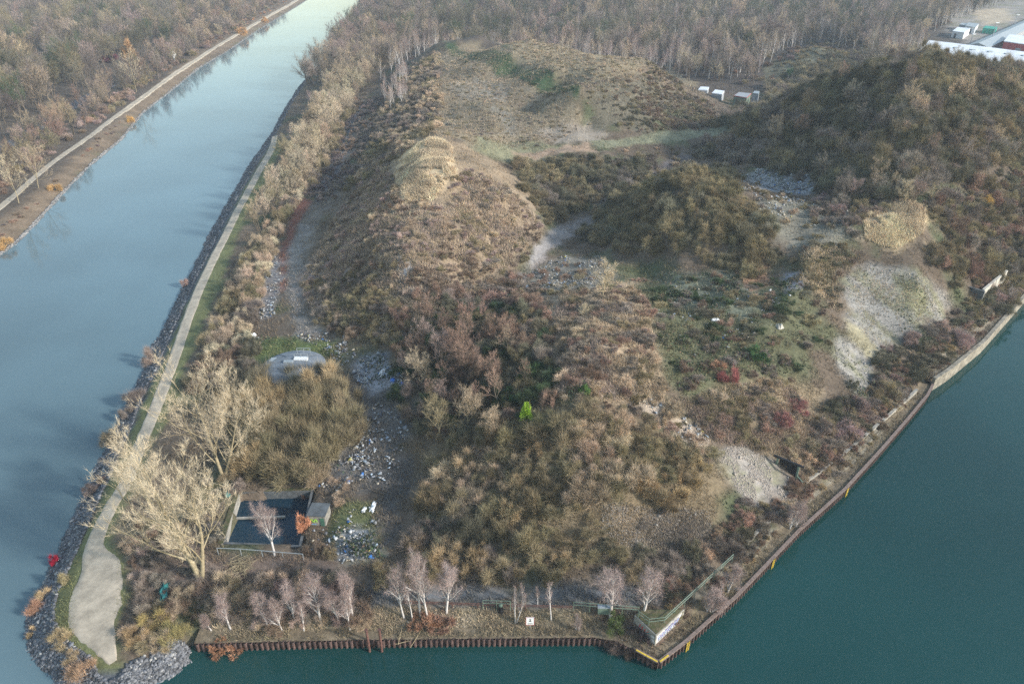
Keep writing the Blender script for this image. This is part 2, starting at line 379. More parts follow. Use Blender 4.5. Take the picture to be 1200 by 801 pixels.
# ------------------------------------------------------------------ the ground sheet and its colours
C_DEF = (.125, .095, .068)
SOFT = []   # (polygon pixels, colour, edge softness m)
PATCHES = [
 # forest floors and scrub floors
 ("-200 320;0 262;110 175;200 95;300 30;360 -20;0 -30", (.095, .075, .058), 3),
 ("400 -40;1300 -40;1300 60;900 100;820 110;640 60;420 60", (.085, .068, .055), 4),
 # left bank: russet verge between towpath and water
 ("-20 300;37 264;110 186;167 131;233 78;300 35;360 -2;345 -8;290 22;225 66;160 118;100 172;30 238;-20 275", (.17, .125, .085), 1.5),
 # grass verge round the towpath
 ("322 165;290 215;262 262;240 310;220 352;203 392;183 432;165 475;150 515;135 548;118 585;100 620;78 660;62 695;60 735;75 765;105 790;135 800;150 780;135 740;155 700;150 660;130 620;160 560;190 500;215 440;240 380;262 320;285 260;318 200;330 175", (.135, .14, .062), .8),
 # dark riprap base on the water side
 ("315 160;290 190;268 235;248 270;233 304;217 334;200 370;184 402;167 440;147 480;133 514;120 540;110 564;96 592;80 627;70 651;57 677;43 704;35 734;38 756;50 777;66 792;82 803;110 816;150 816;183 797;207 787;228 760;222 750;190 765;150 780;110 790;75 775;55 745;52 710;66 680;84 645;104 610;124 568;142 530;158 496;178 450;196 410;216 364;238 318;258 280;278 238;300 195;318 168", (.10, .105, .11), .6),
 # canyon floor: stony track, red ballast
 ("420 120;436 125;415 170;398 225;372 262;366 300;362 340;372 380;392 395;385 412;350 405;338 370;330 330;340 295;350 262;385 215;405 165", (.155, .13, .105), 1.5),
 ("412 120;428 118;412 160;396 205;376 235;368 225;388 190;402 155", (.12, .12, .13), 1.2),
 ("352 232;365 236;350 262;338 300;336 340;326 340;328 300;338 262", (.20, .085, .06), 1),
 ("350 262;368 265;358 290;350 330;358 368;380 388;350 395;340 360;336 320;342 285", (.215, .195, .175), 1.8),
 ("300 400;330 395;390 400;400 420;300 425", (.11, .135, .05), 1.5),
 # hill with the straw top
 ("455 170;540 165;620 215;640 270;590 320;520 360;440 400;370 380;360 330;400 270", (.24, .18, .12), 3),
 ("468 178;500 165;525 172;530 205;510 232;475 238;460 215", (.52, .40, .25), 3),
 ("345 330;400 260;430 240;420 300;390 340;360 360", (.24, .19, .165), 2),
 ("458 305;480 310;500 335;506 350;485 352;468 330", (.46, .43, .41), .8),
 ("500 285;506 290;512 306;506 304", (.5, .44, .40), .5),
 # plateau
 ("515 62;560 50;650 105;690 150;640 170;560 175;495 160;505 110", (.205, .165, .11), 3),
 ("560 160;610 165;660 172;640 186;590 190;560 178", (.19, .18, .11), 2),
 ("520 100;560 90;600 100;590 120;540 115", (.23, .20, .155), 2.5),
 ("575 120;600 135;608 160;596 160;588 140;572 126", (.25, .22, .17), 1.5),
 ("630 152;690 145;715 158;700 168;640 166", (.28, .235, .185), 2),
 ("520 48;600 62;684 98;676 118;590 92;528 62", (.055, .085, .04), 1),
 ("560 30;620 38;760 62;820 100;700 100;600 62", (.235, .19, .125), 3),
 ("690 110;760 90;800 110;760 160;700 150", (.125, .11, .078), 3),
 ("690 165;750 160;830 152;862 145;866 151;830 160;760 168;700 174", (.20, .195, .125), .8),
 ("600 178;690 166;700 178;640 184;612 190", (.28, .20, .14), 1.2),
 # valley track
 ("600 325;622 305;640 280;664 262;700 250;720 258;690 275;660 282;640 305;615 330", (.25, .215, .19), 1.2),
 ("640 275;656 264;664 270;644 290;624 312;618 308", (.26, .235, .215), .9),
 ("690 230;760 205;800 180;812 186;770 215;700 245", (.16, .135, .125), 1.5),
 # tipped rubble and green bramble terrace
 ("610 315;700 295;760 330;880 330;960 340;980 400;940 450;860 490;780 460;740 360;680 350", (.105, .105, .058), 3),
 ("770 325;860 320;900 345;880 372;800 362", (.16, .165, .115), 2),
 ("616 322;650 300;690 302;720 320;690 345;650 345", (.21, .19, .155), 3),
 ("880 205;905 195;960 210;962 225;920 228;890 222", (.27, .27, .27), 2),
 ("860 240;930 235;1000 250;1010 275;960 290;900 275", (.20, .185, .145), 3),
 ("740 465;770 462;800 490;838 520;825 530;790 510;755 485", (.42, .34, .26), 1),
 ("830 460;900 440;960 460;990 510;960 545;900 540;860 500", (.215, .165, .105), 3),
 ("865 285;900 300;905 335;880 345;862 320", (.30, .185, .115), 1.5),
 ("918 320;938 316;944 338;920 345", (.20, .20, .215), .8),
 # straw patch above the gravel faces, pale gravel faces
 ("1010 250;1040 232;1085 248;1080 275;1050 292;1015 280", (.44, .34, .21), 4),
 ("990 330;1020 308;1060 315;1095 335;1118 356;1108 378;1075 388;1050 405;1020 415;992 385", (.255, .24, .215), 2.2),
 ("1040 320;1060 325;1085 350;1095 372;1080 385;1055 355", (.20, .195, .11), 2.2),
 ("990 372;1010 385;1030 415;1020 422;995 400", (.26, .23, .15), 1),
 ("978 402;995 400;1015 420;1030 440;1022 462;1005 458;980 428", (.27, .252, .225), 1.8),
 ("835 528;870 520;905 540;935 568;928 590;895 600;868 580;845 555", (.27, .24, .21), 2),
 ("705 588;760 595;830 598;835 625;790 640;730 640;705 620", (.24, .21, .18), 3),
 # centre tip: crest with straw grass, ivy hollow, its shade painted in dark
 ("650 345;740 330;765 380;770 450;740 480;680 470;640 440", (.34, .255, .17), 3),
 ("455 365;560 340;640 370;650 470;600 520;520 520;450 470", (.105, .088, .062), 3),
 ("480 520;600 490;760 490;850 560;850 620;700 650;500 650", (.17, .13, .08), 3),
 # rubbish strip and the lower yard
 ("408 420;450 415;470 450;480 500;450 560;420 580;395 560;410 500", (.135, .12, .105), 2.5),
 ("425 412;452 416;462 446;440 462;412 440", (.33, .32, .32), 1),
 ("455 520;485 540;470 620;440 650;440 590", (.095, .088, .08), 3),  # grey slope, with the shade on this side put into its colour
 ("392 590;440 590;450 655;400 660;385 630", (.13, .14, .062), 1.5),
 ("400 622;432 618;446 650;420 657;388 652", (.33, .33, .33), 1.2),
 ("370 540;410 520;420 560;385 580", (.16, .15, .14), 1.5),
 ("300 330;322 295;330 320;322 370;305 378", (.25, .225, .21), 1.5),
 # quay yard
 ("430 690;700 690;780 690;770 712;700 712;560 708;430 712", (.12, .125, .13), 1.5),
 ("240 708;400 712;560 716;760 712;760 740;700 750;560 755;240 755", (.215, .175, .115), 1),
 ("470 718;560 722;545 742;470 740", (.30, .245, .165), 1.5),
 ("150 640;260 650;400 655;420 690;250 705;150 690", (.185, .135, .105), 2),
 ("700 715;760 722;790 742;770 775;735 762", (.17, .115, .085), 1),
 ("775 770;800 748;870 690;935 625;990 570;1040 520;1085 466;1075 452;1030 500;980 550;920 608;850 680;790 735", (.175, .145, .09), 1),
 ("810 700;860 655;930 600;990 545;1040 490;1046 496;1000 548;940 605;868 664;816 708", (.17, .155, .125), .8),
 ("1075 455;1095 435;1150 395;1200 345;1240 310;1236 300;1195 335;1140 382;1085 428", (.24, .21, .16), 1),
 # far clearings
 ("1120 0;1230 -20;1230 60;1140 56;1110 40;1115 15", (.27, .24, .21), 4),
 ("1140 12;1180 10;1190 25;1150 30", (.42, .34, .24), 4),
 ("530 -14;600 -14;610 4;520 4", (.20, .26, .10), 5),
 ("890 75;930 66;975 55;1000 70;980 85;900 95", (.13, .12, .08), 3),
]
near_m = (np.abs(XX) < 700) & (YY < 1500) & (YY > 30)
ci = np.where(near_m)
cx, cy = XX[ci], YY[ci]
colr = np.tile(np.array(C_DEF), (len(cx), 1))
# broad mottling of scrub litter: brown, grey-green, russet
n1 = fbm(cx, cy, 12, 4, 41)[:, None]; n2 = fbm(cx, cy, 7, 4, 55)[:, None]
colr = colr * (1 + (n1 - .5) * .8)
colr = colr * (1 - np.clip((n2 - .52) * 5, 0, 1)) + np.array((.085, .095, .048)) * np.clip((n2 - .52) * 5, 0, 1)
edge_n = (fbm(cx, cy, 5, 4, 61) - .5) * 2 + (fbm(cx, cy, 1.6, 3, 67) - .5) * 1.2
GRAVEL = ((.255, .24, .215), (.27, .252, .225), (.27, .24, .21), (.24, .21, .18))
QD = (QUAY[12] - QUAY[8]) / np.hypot(*(QUAY[12] - QUAY[8]))
def pmask(x, y, P, soft, en):
    xs = [p[0] for p in P]; ys = [p[1] for p in P]
    bb = (x > min(xs) - 6) & (x < max(xs) + 6) & (y > min(ys) - 6) & (y < max(ys) + 6)
    w = np.zeros(len(x))
    if bb.any():
        xx, yy = x[bb], y[bb]
        d = segdist(xx, yy, list(P) + [P[0]]) * np.where(inside(xx, yy, P), 1, -1)
        w[bb] = np.clip((d + en[bb] * soft) / (soft * .9) + .5, 0, 1)
    return w
for s, c, soft in PATCHES:
    P = [p[:2] for p in hpoly(s)]
    w = pmask(cx, cy, P, soft, edge_n)[:, None]
    var = 1 + (fbm(cx, cy, 4, 4, int(sum(c) * 1000) % 97)[:, None] - .5) * .55
    if c in GRAVEL:
        # scree: pale tongues and weedy streaks that run down the slope
        st = fbm(cx * QD[0] + cy * QD[1], (cy * QD[0] - cx * QD[1]) / 9, 1.5, 4, 77)[:, None]
        weed = np.clip((st - .50) * 7, 0, 1)
        var = var * (.72 + .6 * st); cc3 = np.array(c) * (1 - weed * .75) + np.array((.15, .145, .08)) * weed * .75
        colr = colr * (1 - w) + cc3 * var * w
        continue
    colr = colr * (1 - w) + np.array(c) * var * w
full = np.tile(np.array(C_DEF), (XX.size, 1)).reshape(*XX.shape, 3)
full[ci] = np.clip(colr, .01, .9)
CG = full
def gcol(x, y):
    i = np.clip(np.round(np.interp(x, GX, np.arange(len(GX)))).astype(int), 0, len(GX) - 1)
    j = np.clip(np.round(np.interp(y, GY, np.arange(len(GY)))).astype(int), 0, len(GY) - 1)
    return CG[j, i]
nyy, nxx = XX.shape
idx = np.arange(nyy * nxx).reshape(nyy, nxx)
quads = np.stack([idx[:-1, :-1], idx[:-1, 1:], idx[1:, 1:], idx[1:, :-1]], -1).reshape(-1, 4)
gm = np_mesh('ground', np.stack([XX, YY, HH], -1).reshape(-1, 3), quads, M['ground'], CG.reshape(-1, 3), smooth=True)
tag(link('ground', gm), kind='structure')

# water sheets at z = 0; canal on the left, harbour basin on the right of the headland
tipw = pix(190, 806, 0)
def sheet(name, pts, m):
    me = bpy.data.meshes.new(name); me.from_pydata([(p[0], p[1], p[2]) for p in pts], [], [tuple(range(len(pts)))]); me.update()
    return tag(link(name, me, m), kind='structure')
sheet('canal_water', [(-3500, -290, 0), (tipw[0] + 6, -290, 0), (tipw[0], tipw[1] - 2, 0), (tipw[0] - 2, tipw[1] + 8, 0), (-20, 200, 0), (60, 4400, 0), (-3500, 4400, 0)], M['canal_water'])
sheet('harbour_water', [(tipw[0] + 6, -290, 0), (3500, -290, 0), (3500, 600, 0), (-20, 200, 0), (tipw[0] - 2, tipw[1] + 8, 0), (tipw[0], tipw[1] - 2, 0)], M['harbour_water'])

# ------------------------------------------------------------------ strips laid on the terrain: towpaths and roads
def ribbon(name, pix_pts, widths, m, lift=.06, kind='structure', step=.8, zfn=None, jit=0.2):
    P = [hit(*p)[:2] for p in pix_pts]
    # resample
    pts = []; ws = []
    for i in range(len(P) - 1):
        a, b = P[i], P[i + 1]; L = np.hypot(*(b - a)); n = max(1, int(L / step))
        p0 = P[i - 1] if i else a; p3 = P[i + 2] if i + 2 < len(P) else b
        for k in range(n):
            t = k / n
            q = .5 * ((2 * a) + (-p0 + b) * t + (2 * p0 - 5 * a + 4 * b - p3) * t * t + (-p0 + 3 * a - 3 * b + p3) * t ** 3)
            pts.append(q); ws.append(widths[i] * (1 - t) + widths[i + 1] * t)
    pts.append(P[-1]); ws.append(widths[-1]); pts = np.array(pts); ws = np.array(ws)
    tg = np.gradient(pts, axis=0); tg /= np.hypot(tg[:, 0], tg[:, 1])[:, None] + 1e-9
    nr = np.stack([-tg[:, 1], tg[:, 0]], -1)
    K = 9; V = []; n = len(pts)
    for k in range(K):
        o = (k / (K - 1) - .5)
        j = 1 + (vnoise(pts[:, 0], pts[:, 1], 1.5, 5 + k) - .5) * jit * (2 if k in (0, K - 1) else 0)
        q = pts + nr * (ws * o * j)[:, None]
        z = H(q[:, 0], q[:, 1]) + lift
        if k in (0, K - 1): z -= lift + .12
        V.append(np.column_stack([q, z]))
    V = np.stack(V, 1)
    # smooth across so the sheet never dips under the terrain
    V[:, 1:-1, 2] = np.maximum(V[:, 1:-1, 2], V[:, 1:-1, 2].mean(1, keepdims=True) - .02)
    ids = np.arange(n * K).reshape(n, K)
    q = np.stack([ids[:-1, :-1], ids[1:, :-1], ids[1:, 1:], ids[:-1, 1:]], -1).reshape(-1, 4)
    o = link(name, np_mesh(name, V.reshape(-1, 3), q, m, smooth=True))
    return tag(o, kind=kind), P
M['gravelpath'] = mat('trodden gravel path', (.37, .315, .24), scale=.5, var=.28, bump=.25)
M['gravelpath'].node_tree.nodes['Noise Texture'].inputs['Roughness'].default_value = .8
_, PATHC = ribbon('towpath', [(322, 160), (318, 175), (300, 207), (271, 262), (246, 312), (222, 368), (205, 418), (186, 468), (167, 515), (149, 562), (126, 600), (110, 640), (116, 665), (115, 684), (112, 717), (112, 734), (121, 751), (133, 776)],
       [2.4, 2.5, 2.5, 2.5, 2.5, 2.5, 2.4, 2.4, 2.3, 2.2, 2.2, 2.6, 5.2, 6.4, 6.3, 4.8, 3.0, .9], M['gravelpath'])
ribbon('far_towpath', [(-60, 290), (0, 243), (30, 217), (62, 190), (105, 160), (135, 137), (172, 110), (215, 80), (258, 52), (300, 27), (345, 2), (380, -18)], [2.5] * 12, M['gravelpath'], step=1.5)
ribbon('road', [(-50, 205), (0, 176), (30, 158), (60, 140), (95, 118), (130, 100)], [6] * 6, M['asphalt'], step=1.5, lift=.1)
# ------------------------------------------------------------------ plant forms
def unit(v): return v / (np.linalg.norm(v, axis=-1, keepdims=True) + 1e-9)
def blades(base, d, length, width, seed):
    """thin three-cornered twigs: base points, directions, lengths, widths"""
    r = np.random.default_rng(seed); n = len(base)
    side = unit(np.cross(d, unit(r.normal(size=(n, 3))))) * (width / 2)[:, None]
    V = np.stack([base - side, base + side, base + d * length[:, None]], 1).reshape(-1, 3)
    return V, np.arange(3 * n).reshape(n, 3)

def shrub_form(seed, ntw=2300, flat=1.0, up=.45):
    r = np.random.default_rng(seed)
    k = int(r.integers(6, 15))
    cdir = unit(r.normal(size=(k, 3)) * (1, 1, .6) + (0, 0, .45)); cdir[:, 2] = np.abs(cdir[:, 2])
    cen = cdir * r.uniform(.28, .82, (k, 1)); cen[:, 2] *= flat; cen[:, 2] += .12
    cr = r.uniform(.16, .46, k)
    w = r.integers(0, k, ntw)
    d = unit(r.normal(size=(ntw, 3)) + (0, 0, .35) + unit(cen[w]) * .9)
    base = cen[w] + d * (cr[w] * r.uniform(.15, .8, ntw) ** .6)[:, None]
    base[:, 2] = np.maximum(base[:, 2], .02)
    td = unit(d * .8 + (0, 0, up) + r.normal(size=(ntw, 3)) * .42)
    V, Fc = blades(base, td, r.uniform(.14, .34, ntw) * np.where(r.random(ntw) < .14, 2.0, 1), r.uniform(.007, .015, ntw), seed)
    lump = r.uniform(.78, 1.22, k)
    c = np.repeat(lump[w] * r.uniform(.68, 1.35, ntw), 3)[:, None] * np.array((1, 1, 1.))
    # stems
    ns = 16; b = np.zeros((ns, 3)) + r.normal(size=(ns, 3)) * (.06, .06, 0); sdv = unit(cen[r.integers(0, k, ns)] + r.normal(size=(ns, 3)) * .12)
    V2, F2 = blades(b, sdv, r.uniform(.6, .95, ns), np.full(ns, .05), seed + 1)
    V = np.concatenate([V, V2]); Fc = np.concatenate([Fc, F2 + len(c)]); c = np.concatenate([c, np.full((3 * ns, 3), .75)])
    return V, Fc, np.clip(c, 0, 2)

class Tree:
    """bare winter tree: tapered limbs (quads) and fine twigs (triangles)"""
    def __init__(s, seed): s.r = random.Random(seed); s.seed = seed; s.q = []; s.qv = []; s.tb = []; s.td = []; s.tl = []; s.tw = []; s.tc = []
    def limb(s, pts, r0, r1, n):
        m = len(pts); b0 = len(s.qv)
        for i, p in enumerate(pts):
            d = (pts[min(i + 1, m - 1)] - pts[max(i - 1, 0)]).normalized()
            a = d.cross(Vector((.31, .95, .1))).normalized(); b = d.cross(a)
            rr = r0 + (r1 - r0) * i / (m - 1)
            for k in range(n): s.qv.append(p + (a * math.cos(2 * PI * k / n) + b * math.sin(2 * PI * k / n)) * rr)
        for i in range(m - 1):
            for k in range(n):
                s.q.append((b0 + i * n + k, b0 + i * n + (k + 1) % n, b0 + (i + 1) * n + (k + 1) % n, b0 + (i + 1) * n + k))
    def grow(s, p, d, L, r0, lev, P):
        R_ = s.r; seg = 5 if lev < 2 else 3
        pts = [p.copy()]; q = p.copy(); dd = d.copy()
        wob = P['wob'][min(lev, len(P['wob']) - 1)]; trop = P['trop'][min(lev, len(P['trop']) - 1)]
        for i in range(seg):
            dd = (dd + Vector((R_.gauss(0, wob), R_.gauss(0, wob), R_.gauss(0, wob) + trop))).normalized()
            q = q + dd * (L / seg); pts.append(q.copy())
        tip = r0 * (.35 if lev else .25)
        if lev < P['maxlev'] or lev < 2: s.limb(pts, r0, tip, (6, 4, 3, 3)[min(lev, 3)])
        if lev >= P['maxlev']:
            for k in range(P['ntw']):
                t = R_.uniform(.05, 1) * seg; i = min(int(t), seg - 1); bp = pts[i].lerp(pts[i + 1], t - i)
                v = Vector((R_.gauss(0, 1), R_.gauss(0, 1), R_.gauss(0, 1))).normalized()
                v = (dd * P['twfwd'] + v * .75 + Vector((0, 0, P['twup']))).normalized()
                s.tb.append(bp[:]); s.td.append(v[:]); s.tl.append(P['twl'] * R_.uniform(.5, 1.3)); s.tw.append(P['tww'] * R_.uniform(.7, 1.3)); s.tc.append(R_.uniform(.7, 1.3))
            if lev >= 1: s.tb.append(pts[0][:]); s.td.append((pts[-1] - pts[0]).normalized()[:]); s.tl.append(L); s.tw.append(max(r0 * 1.6, P['tww'] * 1.2)); s.tc.append(1.)
            return
        nch = P['n'][lev]; lo = P['lo'][lev]
        for k in range(nch):
            t = (lo + (1 - lo) * ((k + R_.random() * .8) / nch)) * seg; i = min(int(t), seg - 1)
            bp = pts[i].lerp(pts[i + 1], min(1, t - i)); f = t / seg
            ax = (pts[i + 1] - pts[i]).normalized()
            az = k * 2.4 + R_.uniform(-.5, .5)
            a = ax.cross(Vector((.3, .9, .2))).normalized(); b = ax.cross(a)
            out = a * math.cos(az) + b * math.sin(az)
            an = P['ang'][lev] * R_.uniform(.75, 1.25) * (1 - .35 * f)
            nd = (ax * math.cos(an) + out * math.sin(an)).normalized()
            if lev >= 1: nd = (nd + Vector((0, 0, .15))).normalized()
            ln = L * P['lr'][lev] * (1 - P['taper'][lev] * f) * R_.uniform(.75, 1.2)
            rr = (r0 + (tip - r0) * f) * P.get('rk', .6)
            s.grow(bp, nd, ln, rr, lev + 1, P)
    def data(s):
        tb, td = np.array(s.tb), np.array(s.td)
        V, Fc = blades(tb, td, np.array(s.tl), np.array(s.tw), s.seed)
        return np.array([v[:] for v in s.qv]), np.array(s.q), V, Fc, np.repeat(np.array(s.tc), 3)[:, None] * np.ones(3)

P_BARE = dict(maxlev=3, n=[12, 7, 5], lo=[.22, .2, .2], ang=[.95, .75, .65], lr=[.66, .52, .5], taper=[.45, .4, .4], wob=[.06, .1, .12, .15], trop=[.05, .06, .05, .04], ntw=6, twl=.80, tww=.028, twfwd=1.0, twup=.2)
P_THIN = dict(P_BARE, n=[9, 5, 4], lo=[.35, .2, .2], ang=[.8, .7, .6], lr=[.52, .5, .5])
P_BIRCH = dict(maxlev=3, n=[12, 5, 4], lo=[.28, .25, .2], ang=[.62, .55, .6], lr=[.46, .5, .55], taper=[.5, .4, .3], wob=[.045, .09, .12, .15], trop=[.05, .09, .04, -.02], ntw=6, twl=.70, tww=.017, twfwd=.6, twup=.0)

def tree_meshes(name, seed, P, hgt=10, r0=.16, bark='bark', stems=1, lean=0.0):
    t = Tree(seed); rr = random.Random(seed)
    for k in range(stems):
        a = rr.uniform(0, 2 * PI); l = (0.10 + .22 * k if stems > 1 else lean)
        t.grow(Vector((.12 * k * math.cos(a), .12 * k * math.sin(a), -.3)), Vector((math.cos(a) * l, math.sin(a) * l, 1)).normalized(), hgt * (.78 - .12 * k), r0 * (1 - .15 * k), 0, P)
    qv, q, tv, tf, tc = t.data()
    tr = np_mesh('trunk', qv, q, M[bark]); cr = np_mesh('crown', tv, tf, M['twig'], tc)
    # both in one mesh, for trees too far off to show their parts
    me = bpy.data.meshes.new(name)
    qt = np.concatenate([q[:, [0, 1, 2]], q[:, [0, 2, 3]]])
    me2 = np_mesh(name, np.concatenate([qv, tv]), np.concatenate([qt, tf + len(qv)]), M[bark], np.concatenate([np.ones((len(qv), 3)), tc]))
    bpy.data.meshes.remove(me)
    me2.materials.append(M['twig'])
    mi = np.zeros(len(qt) + len(tf), np.int32); mi[len(qt):] = 1
    me2.polygons.foreach_set('material_index', mi)
    return tr, cr, me2

SHRUBS = [np_mesh('bare_shrub', *shrub_form(100 + i, 4600, (1, .85, 1.15)[i % 3], (.3, .6, .9)[i % 3])[:2], M['twig'], shrub_form(100 + i, 4600, (1, .85, 1.15)[i % 3], (.3, .6, .9)[i % 3])[2]) for i in range(9)]
BARES = [tree_meshes('bare_tree', 200 + i, P_BARE if i % 2 else P_THIN, 10, .17, 'bark', 1 + (i % 3 == 0), .08) for i in range(5)]
BIRCHES = [tree_meshes('birch_tree', 300 + i, P_BIRCH, 10, .12, 'birch', 1 + (i == 3), .06) for i in range(4)]
PROTO_H = 10.0

# tints: real colours of the winter twigs
T = dict(olive=(.215, .175, .085), gold=(.30, .22, .10), dark=(.135, .125, .075), greyb=(.20, .165, .125), russet=(.25, .158, .105), pink=(.28, .20, .16),
         tan=(.36, .27, .16), straw=(.50, .38, .22), purple=(.155, .118, .105), ivy=(.055, .085, .035), brown=(.18, .125, .08), orange=(.42, .20, .07), pale=(.40, .33, .20))
T = {k: tuple((.78 * c + .22 * (sum(v) / 3)) * w for c, w in zip(v, (1.0, .97, .985))) for k, v in T.items()}
TW = dict(olive='olive-brown', gold='golden-brown', dark='dark olive', greyb='grey-brown', russet='russet', pink='pinkish-grey', tan='tan', straw='straw-coloured',
          purple='purplish-brown', ivy='dark green', brown='brown', orange='orange-brown', pale='pale buff')
LM = [("the near end of the towpath", 120, 700), ("the stone basin", 310, 600), ("the pale poplars", 235, 540), ("the round bunker roof", 345, 418), ("the white notice board on the quay", 620, 726),
      ("the graffitied quay wall", 785, 735), ("the steel portal frame", 930, 550), ("the pale gravel slope above the harbour", 1050, 360), ("the concrete wall slab at the right bank", 1165, 335),
      ("the white rubbish heap", 920, 210), ("the straw-topped hill", 500, 200), ("the open plateau", 590, 120), ("the yellow-green conifer", 617, 483), ("the valley track", 640, 290),
      ("the red and white building", 1185, 50), ("the green shed", 866, 115), ("the steep wooded hill", 1050, 120), ("the far towpath", 180, 105), ("the white bank board", 204, 63), ("the bend of the left road", 60, 140),
      ("the canyon track", 400, 180), ("the stony gully", 345, 320), ("the grey gravel face near the tip", 880, 555), ("the long straight of the towpath", 240, 310), ("the far end of the canal", 400, 15),
      ("the bramble terrace", 850, 380), ("the rubbish beside the dark hollow", 440, 440), ("the broken concrete yard", 415, 640), ("the rusty sheet piling", 480, 745), ("the white roof", 1120, 55), ("the small green mound", 970, 70)]
def where(px, py):
    k = min(range(len(LM)), key=lambda i: (LM[i][1] - px) ** 2 + ((LM[i][2] - py) * 1.5) ** 2)
    dx, dy = px - LM[k][1], py - LM[k][2]; d = math.hypot(dx, dy)
    if d < 14: w = 'right beside'
    elif abs(dx) > abs(dy) * 1.6: w = ('just ' if d < 40 else 'well ') + ('to the right of' if dx > 0 else 'to the left of')
    elif dy > 0: w = ('just ' if d < 40 else 'well ') + 'in front of'
    else: w = ('close ' if d < 40 else 'far ') + 'behind'
    return w + ' ' + LM[k][0]
USED = {}
def plant_label(kind, tint, rel, px, py):
    sz = 'large' if rel > .62 else ('small' if rel < .33 else 'medium')
    what = {'shrub': 'leafless shrub', 'bare': 'bare-branched tree', 'birch': 'white-stemmed birch'}[kind]
    wh = where(px, py)
    l = f"{sz} {TW[tint]} {what} {wh}"
    if len(l.split()) > 16: l = l.replace(sz + ' ', '', 1)
    if len(l.split()) > 16: l = l.replace(TW[tint] + ' ', TW[tint].split()[-1] + ' ', 1).replace('well to the', 'to the').replace('just to the', 'to the')
    return l

